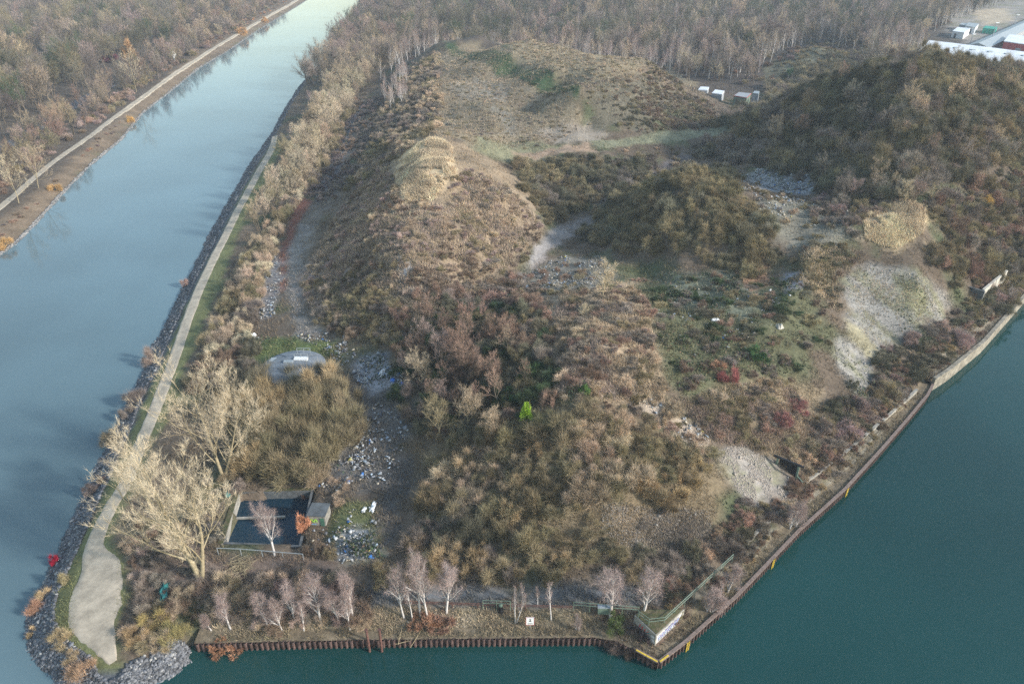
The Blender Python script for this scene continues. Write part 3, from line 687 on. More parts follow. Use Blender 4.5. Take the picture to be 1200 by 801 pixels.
# ------------------------------------------------------------------ where plants stand
# kind; polygon; spacing m; size range (radius for shrubs, height for trees); height ratio; tints
REG = [
 # front heap
 ('shrub', "505 560;530 520;600 498;700 485;780 520;850 560;800 590;700 585;640 600;600 600;560 600;520 610;495 600", 1.75, (1.1, 2.6), 1.05, 'gold olive olive olive tan'),
 ('shrub', "476 640;500 585;560 590;640 590;700 590;705 640;660 672;600 682;520 686;480 680", 2.0, (1.1, 2.6), 1.1, 'olive olive gold dark greyb'),
 ('shrub', "700 640;790 648;835 632;870 620;900 590;925 600;880 650;830 690;790 712;760 690;700 680", 1.8, (.9, 1.9), 1.05, 'olive dark greyb greyb'),
 ('shrub', "710 590;830 600;830 640;720 640", 4.0, (.8, 1.3), .8, 'greyb tan'),
 # basin copse
 ('shrub', "292 476;306 452;345 440;388 444;415 466;418 510;400 545;360 572;310 568;285 540;285 500", 2.6, (2.4, 3.6), 1.45, 'olive olive olive gold dark'),
 ('shrub', "240 560;290 560;300 580;262 582;255 640;240 640", 1.8, (.7, 1.2), .9, 'brown olive greyb'),
 # dark hollow
 ('shrub', "450 370;540 340;630 350;655 400;650 470;600 505;520 520;480 500;460 450", 2.1, (1.1, 2.1), 1.1, 'russet greyb dark dark olive ivy brown'),
 ('bare', "470 400;560 370;620 400;620 470;520 510;480 480", 5.0, (4.0, 6.5), 1, 'russet russet pink tan'),
 # crest of the tip
 ('shrub', "655 350;730 335;762 360;770 440;800 490;850 545;790 530;700 485;650 470;655 400", 1.8, (.7, 1.7), .8, 'tan tan olive russet tan greyb'),
 # straw-topped hill
 ('shrub', "400 250;450 180;470 235;520 240;545 200;600 225;635 262;620 300;560 345;480 400;420 400;375 380;355 330", 1.8, (.7, 1.5), .75, 'tan pink greyb pink tan olive tan brown'),
 ('shrub', "370 330;420 320;470 350;500 370;470 400;420 400;380 385", 1.7, (1.0, 1.7), .9, 'olive greyb olive'),
 ('shrub', "470 330;600 320;640 340;540 350;460 372", 1.9, (.9, 1.5), .9, 'russet greyb brown'),
 ('shrub', "1012 254;1040 234;1082 250;1078 274;1050 290;1018 278", 2.2, (.5, .9), .8, 'straw tan'),
 ('shrub', "470 190;500 166;530 172;530 208;508 234;474 238", 2.2, (.5, .9), .8, 'straw tan'),
 ('shrub', "520 75;560 65;640 108;685 150;640 170;560 172;500 158;508 110", 2.6, (.4, .9), .5, 'tan olive greyb olive'),
 ('shrub', "560 34;620 40;700 72;760 70;790 95;740 120;690 148;680 104;600 58", 2.2, (.45, 1.0), .55, 'tan olive greyb tan'),
 ('shrub', "760 72;830 108;840 145;780 160;720 150;760 110", 1.7, (.6, 1.3), .8, 'dark olive greyb brown'),
 # face above the valley
 ('shrub', "605 195;640 188;700 184;765 188;770 198;700 236;660 255;640 262;615 225", 2.2, (1.2, 2.6), 1.05, 'olive dark dark greyb'),
 # dark round hill
 ('shrub', "695 255;730 225;765 205;810 200;860 222;905 262;920 300;880 325;830 312;760 305;700 292;680 275", 2.3, (1.5, 3.0), 1.05, 'olive olive dark olive'),
 # big wooded hill, front
 ('shrub', "815 182;850 140;900 100;960 78;1030 60;1100 56;1200 80;1210 180;1120 215;1060 235;1000 240;960 225;890 195", 2.7, (1.7, 3.6), 1.15, 'dark dark olive greyb'),
 ('bare', "880 150;950 120;1100 80;1190 100;1190 200;1050 220;980 200;900 180", 9.0, (5, 8), 1, 'olive russet greyb tan'),
 ('shrub', "W 75 215;105 205;140 190;190 170;230 190;240 260;180 270;120 262;85 250", 3.2, (1.6, 3.0), 1.1, 'dark olive greyb'),
 # right-hand slope down to the harbour
 ('shrub', "1085 240;1200 190;1210 330;1185 330;1120 345;1080 300;1095 270", 2.3, (1.2, 2.8), 1.1, 'olive greyb russet olive dark'),
 ('shrub', "W 95 110;130 120;190 130;240 150;240 190;150 170;110 150;92 130", 3.0, (1.3, 2.4), 1.1, 'olive greyb olive dark'),
 ('shrub', "960 225;1060 235;1010 255;1005 285;950 260", 2.2, (1.0, 1.8), 1.1, 'greyb pink olive'),
 ('bare', "960 215;1080 215;1070 240;980 240", 4.0, (5, 7), 1, 'pink greyb tan'),
 ('shrub', "1000 450;1040 400;1110 375;1160 350;1190 340;1100 432;1060 470;1000 520;960 560;940 540;960 500", 2.2, (1.1, 2.1), 1.05, 'olive greyb pink dark'),
 ('shrub', "930 285;1000 290;1010 300;985 320;985 360;960 370;930 330", 2.0, (.7, 1.3), .8, 'olive dark brown'),
 # terrace
 ('shrub', "770 340;860 300;920 330;980 400;940 450;860 450;790 455;765 400", 2.7, (.6, 1.7), .75, 'russet olive ivy dark olive ivy brown greyb'),
 ('shrub', "790 470;860 450;930 450;960 500;950 545;900 530;840 520", 2.1, (.8, 1.6), .85, 'tan olive greyb russet tan olive'),
 ('shrub', "560 330;640 305;720 310;760 330;650 350", 3.4, (.7, 1.3), .8, 'russet olive dark'),
 ('shrub', "790 185;850 195;870 210;800 210", 1.9, (.8, 1.5), .9, 'tan olive'),
 ('shrub', "850 210;1000 245;1000 280;920 290;870 250", 4.0, (.7, 1.2), .8, 'olive tan greyb'),
 # quay verge along the harbour
 ('shrub', "800 735;870 680;935 615;990 560;1045 500;1085 455;1082 468;1040 518;992 566;938 622;872 690;805 748", 1.4, (.5, 1.3), .95, 'brown gold russet olive greyb'),
 ('shrub', "700 720;750 735;770 770;735 760;700 745", 2.0, (.8, 1.3), .9, 'purple brown'),
 # foot of the basin and birch fringe
 ('shrub', "150 640;175 600;230 640;250 690;400 690;430 725;230 745;175 720;155 690", 2.0, (.9, 1.7), .85, 'greyb brown tan pink'),
 ('shrub', "150 720;225 705;235 745;215 765;160 765;140 745", 1.7, (.9, 1.7), .95, 'gold olive tan'),
 ('shrub', "262 690;380 660;430 690;430 735;262 742", 1.8, (1.0, 1.8), 1.1, 'pink greyb tan'),
 ('shrub', "60 730;100 765;130 800;95 790;55 760", 2.2, (.8, 1.4), .8, 'tan russet brown'),
 ('shrub', "455 715;545 715;545 738;455 738", 2.2, (.8, 1.4), .9, 'orange brown russet'),
 ('shrub', "350 655;400 650;395 600;375 560;410 560;400 620", 2.0, (.7, 1.4), .9, 'olive brown tan'),
 ('shrub', "430 650;480 655;480 690;440 690", 2.2, (.8, 1.4), .9, 'olive brown'),
 # strip between the towpath and the gully
 ('shrub', "238 402;270 345;300 290;332 236;355 196;390 122;420 110;400 160;370 215;340 250;322 290;308 330;300 395;255 420", 2.2, (1.2, 2.3), 1.3, 'olive olive tan greyb pale'),
 ('bare', "302 272;334 208;358 158;390 95;430 30;470 20;470 60;420 110;395 160;370 210;335 240;310 280", 3.4, (6.5, 9.5), 1, 'tan pale olive pale tan'),
 ('birch', "338 190;362 130;400 60;450 30;440 60;360 170", 11, (7.5, 10), 1, 'pink'),
 ('bare', "420 110;470 50;520 20;560 -10;460 -30;420 0;440 20", 4.2, (8, 11), 1, 'tan pink pale greyb'),
 ('shrub', "240 420;300 400;320 420;290 450;255 470;215 450", 1.8, (1.0, 1.8), 1.1, 'brown dark greyb'),
 ('shrub', "355 232;378 205;398 165;412 120;455 110;425 190;395 240", 2.6, (.8, 1.5), .9, 'purple greyb brown'),
 # west face of the plateau
 ('shrub', "436 165;455 110;480 80;515 60;516 100;512 150;480 175;455 195;425 215;405 225", 2.0, (1.0, 1.9), .95, 'olive tan tan greyb'),
 ('birch', "448 110;475 85;480 120;455 135", 4.5, (6.5, 8.5), 1, 'pink'),
 ('shrub', "700 100;760 80;830 110;835 140;780 158;720 150", 4.2, (.7, 1.4), .7, 'olive dark brown'),
 ('shrub', "530 60;680 105;670 118;590 90;530 72", 4.5, (.7, 1.2), .6, 'dark ivy'),
 ('shrub', "700 165;860 155;820 180;740 183", 5, (.7, 1.2), .7, 'tan olive'),
 ('shrub', "905 88;930 64;960 50;1000 66;985 84;930 95", 3.2, (.7, 1.8), .8, 'olive dark brown'),
 # left bank
 ('bare', "-250 330;-120 180;0 160;95 128;150 70;230 40;330 -12;300 -30;0 -30;-300 60", 8.5, (11, 19), 1, 'olive greyb purple greyb dark olive ivy tan pink'),
 ('bare', "-100 300;0 232;95 160;130 130;230 65;330 0;335 -12;225 45;120 108;90 130;0 180;-100 250", 6.5, (7, 13), 1, 'tan pink russet greyb olive'),
 ('shrub', "-60 330;0 290;37 258;110 182;167 128;233 74;300 32;355 -4;350 -8;290 24;225 70;160 120;100 178;30 244;-60 310", 3.6, (.6, 1.2), .7, 'russet brown purple orange'),
 ('shrub', "-100 300;0 235;95 165;170 104;260 45;330 0;325 -5;230 50;130 115;60 160;0 210;-80 270", 4.5, (1.2, 2.6), 1.0, 'russet pink brown purple olive'),
 # woods across the back
 ('birch', "W -20 395;60 375;130 360;200 380;260 420;330 500;420 620;300 700;100 560;0 470", 7.5, (12, 17), 1, 'pink greyb tan greyb'),
 ('bare', "W -120 420;-40 390;60 385;130 380;240 420;330 520;400 640;480 760;520 900;-60 900;-130 640", 9, (10, 19), 1, 'greyb dark purple pink tan ivy dark'),
 ('birch', "W -60 335;-20 372;40 366;75 352;110 345;135 355;90 395;20 405;-60 380", 6.5, (10, 14), 1, 'pink pink tan'),
 ('bare', "W 70 345;110 338;150 325;190 340;190 390;90 385", 7, (9, 13), 1, 'tan pink greyb pale'),
 ('bare', "W -130 340;-70 335;-50 380;-60 520;-120 700;-160 700;-135 500", 8, (10, 14), 1, 'tan greyb pink'),
 ('shrub', "W -50 370;60 360;130 320;260 400;330 520;200 620;0 480", 9, (1.4, 2.6), 1, 'purple brown russet olive'),
]
EXCL = []   # (world polygon)
for s in ("322 160;290 207;262 262;238 312;214 368;196 418;176 468;156 515;138 562;118 600;100 640;80 675;76 720;100 770;140 790;146 740;154 700;150 665;126 635;146 600;160 562;178 515;198 468;216 418;232 368;258 312;282 262;308 207;330 175",
          "354 262;363 265;352 300;347 335;353 375;346 388;338 355;336 320;345 285",
          "264 582;366 580;388 590;388 618;362 622;348 650;262 647",
          "305 402;385 402;388 432;302 432",
          "408 418;452 412;468 446;440 470;420 480;404 450",
          "990 332;1020 312;1055 315;1095 338;1114 358;1104 376;1060 392;1020 405;994 385",
          "980 404;995 402;1028 440;1020 460;984 430",
          "840 530;870 522;905 542;932 570;920 590;890 590;860 570",
          "885 206;955 212;958 224;900 226",
          "640 278;662 264;690 252;700 262;660 280;640 305;615 328;608 322",
          "392 624;432 620;444 650;400 655",
          "700 165;860 147;866 153;760 170;690 176;610 182;560 178;560 165",
          "755 722;775 728;795 724;856 655;850 650;790 712;770 715;755 712;800 752;830 735;780 780"):
    EXCL.append([tuple(p[:2]) for p in hpoly(s)])
EXCL.append([tuple(pix(x, y, 4)[:2]) for x, y in ((1075, 85), (1080, 45), (1130, 20), (1190, 0), (1260, 0), (1260, 90))])
EXCL.append([tuple(pix(x, y, 4.5)[:2]) for x, y in ((795, 140), (800, 98), (850, 95), (898, 100), (905, 126))])
EXCL_T = []
EXCL_T.append([tuple(pix(x, y, 6)[:2]) for x, y in ((885, 104), (885, 90), (925, 62), (962, 48), (1010, 66), (1010, 100))])
MPX_LEFT = [tuple(hit(*p)[:2]) for p in [(0, 243), (62, 190), (135, 137), (215, 80), (300, 27), (380, -18)]]
ROADP = [tuple(hit(*p)[:2]) for p in [(-50, 205), (0, 176), (60, 140), (130, 100)]]

def offset_in(pts, d):
    pts = np.array(pts); t = np.gradient(pts, axis=0); t /= np.hypot(t[:, 0], t[:, 1])[:, None]
    return pts + np.stack([-t[:, 1], t[:, 0]], -1) * d
for a_, b_, sp_, sz_, tn_ in ((.9, 4.6, 1.35, (.5, 1.15), 'brown gold russet olive greyb'), (3.5, 6.5, 1.7, (.7, 1.4), 'olive greyb russet tan')):
    V1 = [tuple(p) for p in offset_in(QUAY[7:] + CONC[1:5], a_)]; V2 = [tuple(p) for p in offset_in(QUAY[7:] + CONC[1:5], b_)]
    REG.append(('shrub', 'W ' + ';'.join('%.2f %.2f' % p for p in V1 + V2[::-1]), sp_, sz_, .9, tn_))
cand = {'shrub': [], 'bare': [], 'birch': []}
for ri, (kind, ps, spc, sz, hr, tn) in enumerate(REG):
    if ps.startswith('W'): P = [tuple(map(float, q.split())) for q in ps[1:].split(';')]
    else:
        P = [tuple(hit(*map(float, q.split()))[:2]) for q in ps.split(';')]
    xs = [p[0] for p in P]; ys = [p[1] for p in P]
    gx, gy = np.meshgrid(np.arange(min(xs), max(xs), spc), np.arange(min(ys), max(ys), spc * .9))
    gx = (gx + rng.uniform(-.48, .48, gx.shape) * spc).ravel(); gy = (gy + rng.uniform(-.48, .48, gy.shape) * spc).ravel()
    k = inside(gx, gy, P) & (np.abs(gx) < 900)
    gx, gy = gx[k], gy[k]
    for e in EXCL:
        k = ~inside(gx, gy, e); gx, gy = gx[k], gy[k]
    k = (segdist(gx, gy, MPX_LEFT) > 3) & (segdist(gx, gy, ROADP) > 5); gx, gy = gx[k], gy[k]
    if kind != 'shrub':
        k = ~inside(gx, gy, EXCL_T[0]); gx, gy = gx[k], gy[k]
    z = HQ(gx, gy); k = z > 1.2; gx, gy, z = gx[k], gy[k], z[k]
    if not len(gx): continue
    d = np.minimum(segdist(gx, gy, QUAY), segdist(gx, gy, CONC)); k = d > .35; gx, gy, z = gx[k], gy[k], z[k]
    tl = tn.split()
    tn_noise = fbm(gx, gy, 9, 3, 71 + ri)
    ti = np.clip(((tn_noise - .5) * 2.2 + .5 + rng.normal(0, .22, len(gx))) * len(tl), 0, len(tl) - 1).astype(int)
    size = rng.uniform(0, 1, len(gx)) ** 1.3
    for j in range(len(gx)):
        s_ = sz[0] + (sz[1] - sz[0]) * size[j]
        if kind == 'bare' or kind == 'birch': sc = (s_ / PROTO_H,) * 3
        else: sc = (s_ * rng.uniform(.8, 1.25), s_ * rng.uniform(.8, 1.25), s_ * hr * rng.uniform(.65, 1.3))
        br = rng.uniform(.7, 1.25) * (1.4 if sz[1] < 9.9 else 1.15)
        tint = tuple(np.clip(np.array(T[tl[ti[j]]]) * br * (1 + rng.normal(0, .022, 3)), .01, .9))
        cand[kind].append([gx[j], gy[j], z[j] - .1 * sc[2], sc, rng.uniform(0, 2 * PI), tint, tl[ti[j]], float(size[j]), s_ if kind != 'shrub' else s_ * 1.6])

def visible(a):
    """which candidates does the camera see (inside the frame and not behind a hill)"""
    x = np.array([c[0] for c in a]); y = np.array([c[1] for c in a]); z = np.array([c[2] + c[8] * .7 for c in a])
    px, py, d = proj(x, y, z)
    ok = (px > 2) & (px < 1198) & (py > 2) & (py < 799) & (d > 5)
    for t in np.linspace(.35, .985, 70):
        ok &= (CAM_H + (z - CAM_H) * t) > H(x * t, y * t) - .3
    return ok, px, py, d

def scatter_stuff(name, label, protos, items, cat, group_mesh=None):
    """all remaining plants of a kind in one object: instances of the individual plants' meshes"""
    n = len(items)
    me = bpy.data.meshes.new(name); me.vertices.add(n)
    me.vertices.foreach_set('co', np.array([c[:3] for c in items], np.float32).ravel())
    def att(nm, ty, arr, key):
        a = me.attributes.new(nm, ty, 'POINT'); a.data.foreach_set(key, np.ascontiguousarray(arr).ravel())
    att('scl', 'FLOAT_VECTOR', np.array([c[3] for c in items], np.float32), 'vector')
    att('rot', 'FLOAT_VECTOR', np.array([(0, 0, c[4]) for c in items], np.float32), 'vector')
    att('tint', 'FLOAT_COLOR', np.array([(*c[5], 1) for c in items], np.float32), 'color')
    att('pick', 'INT', rng.integers(0, len(protos), n).astype(np.int32), 'value')
    o = link(name, me); tag(o, label, cat, None, 'stuff')
    g = bpy.data.node_groups.new(name, 'GeometryNodeTree')
    g.interface.new_socket('Geometry', in_out='INPUT', socket_type='NodeSocketGeometry'); g.interface.new_socket('Geometry', in_out='OUTPUT', socket_type='NodeSocketGeometry')
    N = g.nodes; L = g.links
    gi = N.new('NodeGroupInput'); go = N.new('NodeGroupOutput')
    iop = N.new('GeometryNodeInstanceOnPoints'); jn = N.new('GeometryNodeJoinGeometry')
    for p in reversed(protos):
        oi = N.new('GeometryNodeObjectInfo'); oi.inputs['Object'].default_value = p; oi.inputs['As Instance'].default_value = True; oi.transform_space = 'ORIGINAL'
        L.new(oi.outputs['Geometry'], jn.inputs[0])
    L.new(gi.outputs[0], iop.inputs['Points']); L.new(jn.outputs[0], iop.inputs['Instance']); iop.inputs['Pick Instance'].default_value = True
    def na(nm, ty):
        a = N.new('GeometryNodeInputNamedAttribute'); a.data_type = ty; a.inputs['Name'].default_value = nm
        return [s_ for s_ in a.outputs if s_.enabled and s_.name == 'Attribute'][0]
    L.new(na('pick', 'INT'), iop.inputs['Instance Index'])
    e2r = N.new('FunctionNodeEulerToRotation'); L.new(na('rot', 'FLOAT_VECTOR'), e2r.inputs[0]); L.new(e2r.outputs[0], iop.inputs['Rotation'])
    L.new(na('scl', 'FLOAT_VECTOR'), iop.inputs['Scale']); L.new(iop.outputs[0], go.inputs[0])
    md = o.modifiers.new('plants', 'NODES'); md.node_group = g
    return o

KN = {'shrub': ('bare_shrub', 'shrub'), 'bare': ('bare_tree', 'tree'), 'birch': ('birch_tree', 'birch tree')}
LIM = {'shrub': 292, 'bare': 285, 'birch': 255}
def region_group(kind, px, py):
    if kind == 'shrub':
        if px < 200 and py < 300: return 'shrubs on the left bank of the canal'
        if py > 640: return 'shrubs along the quay and the near yard'
        if px > 930: return 'shrubs on the harbour slopes'
        return 'shrubs on the rubble hills'
    if px < 360 and py < 300: return ('birches' if kind == 'birch' else 'bare trees') + ' of the left bank wood'
    if py < 150: return ('birches' if kind == 'birch' else 'bare trees') + ' of the wood at the back'
    return ('birches' if kind == 'birch' else 'bare trees') + ' on the headland'
nstats = {}
for kind, a in cand.items():
    vis, px, py, d = visible(a)
    score = np.array([c[8] for c in a]) / d * vis
    order = np.argsort(-score); top = [i for i in order[:LIM[kind]] if vis[i]]; ts_ = set(top)
    protos = []
    forms = {'shrub': SHRUBS, 'bare': BARES, 'birch': BIRCHES}[kind]
    nf = len(forms)
    for q, i in enumerate(top):
        c = a[i]; nm, cat = KN[kind]; lab = plant_label(kind, c[6], c[7], px[i], py[i]); grp = region_group(kind, px[i], py[i])
        grp = USED.setdefault(lab, grp)
        if kind == 'shrub' or c[8] / d[i] * F < 26 or q >= len(top) - nf:
            me = forms[q % nf] if kind == 'shrub' else forms[q % nf][2]
            o = link(nm, me); o.location = c[:3]; o.rotation_euler = (0, 0, c[4]); o.scale = c[3]; o['tint'] = list(c[5])
            tag(o, lab, cat, grp)
            if len(protos) < nf and (kind == 'shrub' or True) and me not in [p.data for p in protos]: protos.append(o)
        else:
            e = empty(nm, c[:3], c[4]); e.scale = c[3]; tag(e, lab, cat, grp)
            t_, cr_, _ = forms[q % nf]
            link('trunk', t_, parent=e); o = link('crown', cr_, parent=e); o['tint'] = list(c[5])
    rest = [c for i, c in enumerate(a) if i not in ts_]
    # drop what stands far outside the view
    rx = np.array([c[0] for c in rest]); ry = np.array([c[1] for c in rest]); rz = np.array([c[2] for c in rest])
    qx, qy, qd = proj(rx, ry, rz); keep = (qx > -160) & (qx < 1360) & (qy < 900) & (qy > -90)
    rest = [c for c, k in zip(rest, keep) if k]
    nstats[kind] = (len(a), len(top), len(rest))
    nm = {'shrub': 'scrub_thicket', 'bare': 'bare_woodland', 'birch': 'birch_woodland'}[kind]
    lb = {'shrub': 'mass of smaller leafless scrub covering the hills and slopes', 'bare': 'mass of smaller bare trees filling the woods behind', 'birch': 'mass of distant birches filling the woods at the back'}[kind]
    scatter_stuff(nm, lb, protos, rest, {'shrub': 'scrub', 'bare': 'woodland', 'birch': 'woodland'}[kind])
print('PLANTS', nstats)
# ------------------------------------------------------------------ ground cover nobody could count
def in_any(x, y, polys):
    r = np.zeros(len(x), bool)
    for p in polys: r |= inside(x, y, p)
    return r
PATHW = [tuple(p[:2]) for p in PATHC]
NOGRASS = [EXCL[i] for i in (2, 5, 6, 7, 8)]
def sample(n, x0, x1, y0, y1):
    """points thinned with distance from the viewpoint's side of the site"""
    y = y0 * (y1 / y0) ** rng.random(n); x = rng.uniform(-1, 1, n) * y * .95 + 0
    k = (x > x0) & (x < x1); return x[k], y[k]
def grass():
    x, y = sample(900000, -160, 230, 44, 340)
    z = HQ(x, y); dp = segdist(x, y, PATHW)
    k = (z > .9) & inside(x, y, pen_poly) & (dp > 2.0) & ~in_any(x, y, NOGRASS) & (segdist(x, y, RIP) > 2.2) & (segdist(x, y, QUAY) > .15)
    px, py, d = proj(x, y, z); k &= (px > -80) & (px < 1280) & (py < 830)
    g = gcol(x, y); k &= ~((g.min(1) > .2) & (np.abs(g[:, 0] - g[:, 2]) < .12) & (rng.random(len(x)) < .93))
    cl = fbm(x, y, 2.2, 3, 81); k &= (cl > .42)
    x, y, z, g, cl = x[k], y[k], z[k], g[k], cl[k]
    k = ~((segdist(x, y, PATHW) < 4.8) & (rng.random(len(x)) < .5)); x, y, z, g, cl = x[k], y[k], z[k], g[k], cl[k]
    n = len(x); wide = .035 + y * .00035
    d = unit(rng.normal(size=(n, 3)) * (.55, .55, .2) + (0, 0, 1))
    straw = np.clip((g[:, 0] - .3) * 4, 0, 1)
    nearp = np.clip(1 - segdist(x, y, PATHW) / 7, 0, 1)
    L = rng.uniform(.25, .75, n) * (.5 + cl) * (1 + .7 * straw) * (1 - .75 * nearp)
    V, Fc = blades(np.column_stack([x, y, z - .05]), d, L, wide * rng.uniform(.7, 1.5, n), 5)
    dry = rng.random(n)[:, None]
    c = g * rng.uniform(.85, 1.75, (n, 1)); c = c * (1 - .35 * dry * (1 - nearp[:, None])) + np.array((.34, .26, .15)) * .35 * dry * (1 - nearp[:, None])
    me = np_mesh('dry_grass', V, Fc, M['tuft'], np.repeat(np.clip(c, 0, .85), 3, 0))
    tag(link('dry_grass', me), 'dry winter grass and dead stalks between the scrub', 'grass', kind='stuff'); return n
def bramble():
    x, y = sample(620000, -120, 200, 60, 330)
    z = H(x, y); g = gcol(x, y)
    green = np.clip((g[:, 1] - g[:, 0] * .93) * 60, 0, 1)
    w = fbm(x, y, 5, 3, 91); k = (z > 3) & inside(x, y, pen_poly) & (rng.random(len(x)) < green * np.clip((w - .4) * 5, 0, 1)) & (segdist(x, y, PATHW) > 5)
    x, y, z, w = x[k], y[k], z[k], w[k]; n = len(x)
    mound = np.clip(w - .4, 0, 1) * 3.5
    p = np.column_stack([x, y, z + rng.random(n) * mound])
    d = unit(rng.normal(size=(n, 3)) + (0, 0, .4))
    V, Fc = blades(p, d, rng.uniform(.25, .6, n), rng.uniform(.12, .26, n), 6)
    base = np.array([(.040, .062, .030), (.075, .085, .045), (.13, .12, .065), (.15, .10, .07)])[rng.choice(4, n, p=[.45, .3, .15, .1])]
    me = np_mesh('brambles', V, Fc, M['tuft'], np.repeat(base * rng.uniform(.7, 1.5, (n, 1)), 3, 0))
    tag(link('brambles', me), 'dark green brambles and ivy creeping over the tipped ground', 'brambles', kind='stuff'); return n
CUBE = np.array([(-1, -1, -1), (1, -1, -1), (1, 1, -1), (-1, 1, -1), (-1, -1, 1), (1, -1, 1), (1, 1, 1), (-1, 1, 1)], float)
CF = np.array([(0, 2, 1), (0, 3, 2), (4, 5, 6), (4, 6, 7), (0, 1, 5), (0, 5, 4), (1, 2, 6), (1, 6, 5), (2, 3, 7), (2, 7, 6), (3, 0, 4), (3, 4, 7)])
def rotm(n, tilt):
    a = rng.uniform(0, 2 * PI, n); b = rng.normal(0, tilt, n); c = rng.normal(0, tilt, n)
    def m3(rows): return np.stack([np.stack(r, -1) for r in rows], -2)
    o = np.ones(n); z = np.zeros(n)
    A = m3([[np.cos(a), -np.sin(a), z], [np.sin(a), np.cos(a), z], [z, z, o]])
    B = m3([[o, z, z], [z, np.cos(b), -np.sin(b)], [z, np.sin(b), np.cos(b)]])
    C_ = m3([[np.cos(c), z, np.sin(c)], [z, o, z], [-np.sin(c), z, np.cos(c)]])
    return A @ B @ C_
def stones(name, label, cat, pos, size, cols, m, flat=.6, tilt=.4, jitter=.35):
    n = len(pos)
    loc = CUBE[None] * (1 + rng.uniform(-jitter, jitter, (n, 8, 3))) * size[:, None, None] * .5 * rng.uniform(.6, 1.3, (n, 1, 3))
    loc[:, :, 2] *= flat
    V = np.einsum('nij,nkj->nki', rotm(n, tilt), loc) + pos[:, None]
    Fc = (CF[None] + (np.arange(n) * 8)[:, None, None]).reshape(-1, 3)
    me = np_mesh(name, V.reshape(-1, 3), Fc, m, np.repeat(cols, 8, 0))
    tag(link(name, me), label, cat, kind='stuff')
def line_scatter(pts, n, d0, d1, poly):
    pts = np.array(pts); seg = np.diff(pts, axis=0); L = np.hypot(seg[:, 0], seg[:, 1])
    mid = (pts[:-1] + pts[1:]) / 2; near = L / np.maximum(np.hypot(mid[:, 0], mid[:, 1]), 40) ** 1.5; near /= near.sum()
    k = rng.choice(len(seg), n, p=near); t = rng.random(n)
    nr = np.stack([-seg[k, 1], seg[k, 0]], -1) / L[k, None]
    q = pts[k] + seg[k] * t[:, None] + nr * rng.uniform(-d1, d1, n)[:, None]
    dd = segdist(q[:, 0], q[:, 1], pts); ins = inside(q[:, 0], q[:, 1], poly)
    sd_ = np.where(ins, dd, -dd); return q[(sd_ > d0) & (sd_ < d1)]
def tall_grass():
    '''dead tall grass, reeds and canes covering the lighter slopes'''
    VV = []; CC = []; T['straw2'] = (.64, .50, .33)
    for s, n, L0, L1, pal in (
        ("400 250;450 180;470 240;520 240;545 200;600 225;635 262;620 300;560 345;480 400;420 400;375 380;350 335", 210000, .5, 1.2, 'tan pink tan greyb straw pink tan olive'),
        ("462 215;478 178;500 164;528 170;536 205;512 234;474 240", 60000, .6, 1.2, 'straw2 straw2 straw pale tan'),
        ("1008 256;1038 232;1086 248;1082 276;1050 294;1014 282", 45000, .6, 1.2, 'straw2 straw2 straw pale tan'),
        ("655 350;730 335;762 360;770 440;790 478;700 468;650 465;645 400", 90000, .4, 1.0, 'tan straw tan greyb pink'),
        ("700 585;760 595;840 598;845 640;790 650;720 640", 30000, .2, .6, 'greyb tan greyb'),
        ("790 470;860 450;930 450;960 500;950 545;900 530;840 520", 60000, .4, .9, 'tan olive pink tan'),
        ("560 34;640 40;700 72;760 70;830 110;840 140;780 160;690 150;680 104;600 58", 60000, .4, .9, 'tan olive greyb tan'),
        ("515 62;560 50;650 105;690 150;640 170;560 175;495 160;505 110", 50000, .2, .6, 'tan greyb tan brown'),
        ("240 745;400 740;560 740;700 740;740 765;770 778;740 715;560 712;400 712;240 712", 40000, .2, .7, 'tan straw olive greyb'),
        ("775 778;870 700;935 640;990 585;1040 530;1080 480;1076 455;1030 500;980 550;920 608;850 680;775 745", 50000, .3, .8, 'tan olive gold greyb'),
        ("992 335;1020 312;1060 318;1095 340;1112 358;1100 376;1060 398;1020 410", 9000, .2, .6, 'olive tan olive'),
        ("940 290;1000 290;1010 300;985 330;985 370;930 330", 20000, .3, .8, 'tan olive straw')):
        P = [tuple(p[:2]) for p in hpoly(s)]; xs = [p[0] for p in P]; ys = [p[1] for p in P]; ragged = (.36 if 'straw2' not in pal else .42)
        x = rng.uniform(min(xs), max(xs), n * 2); y = rng.uniform(min(ys), max(ys), n * 2)
        k = inside(x, y, P); x, y = x[k][:n], y[k][:n]; k = (fbm(x, y, 3, 3, 33) > ragged) & (segdist(x, y, P + [P[0]]) > rng.random(len(x)) ** 2 * 5); x, y = x[k], y[k]; z = HQ(x, y); k = z > 1; x, y, z = x[k], y[k], z[k]; m = len(x)
        pl = np.array([T[t] for t in pal.split()]); q = np.clip(((fbm(x, y, 9, 4, 35) - .5) * 2.2 + .5 + rng.normal(0, .12, m)) * len(pl), 0, len(pl) - 1).astype(int)
        c = pl[q] * rng.uniform(.75, 1.55, (m, 1)) * (.75 + fbm(x, y, 4, 3, 37) * .6)[:, None]
        d = unit(rng.normal(size=(m, 3)) * (.4, .4, .2) + (-.15, .05, 1))
        V, Fc = blades(np.column_stack([x, y, z - .05]), d, rng.uniform(L0, L1, m) * (.6 + fbm(x, y, 5, 3, 38) * .8), (.03 + y * .00035) * rng.uniform(.6, 1.4, m), 7)
        VV.append(V); CC.append(np.repeat(c, 3, 0))
    V = np.concatenate(VV); Fc = np.arange(len(V)).reshape(-1, 3)
    tag(link('tall_grass', np_mesh('tall_grass', V, Fc, M['tuft'], np.clip(np.concatenate(CC), 0, .8))), 'tall dead grass and canes, straw to grey-brown, on the lighter slopes', 'grass', kind='stuff'); return len(Fc)
ng = grass(); nb = bramble(); print('TALL', tall_grass())
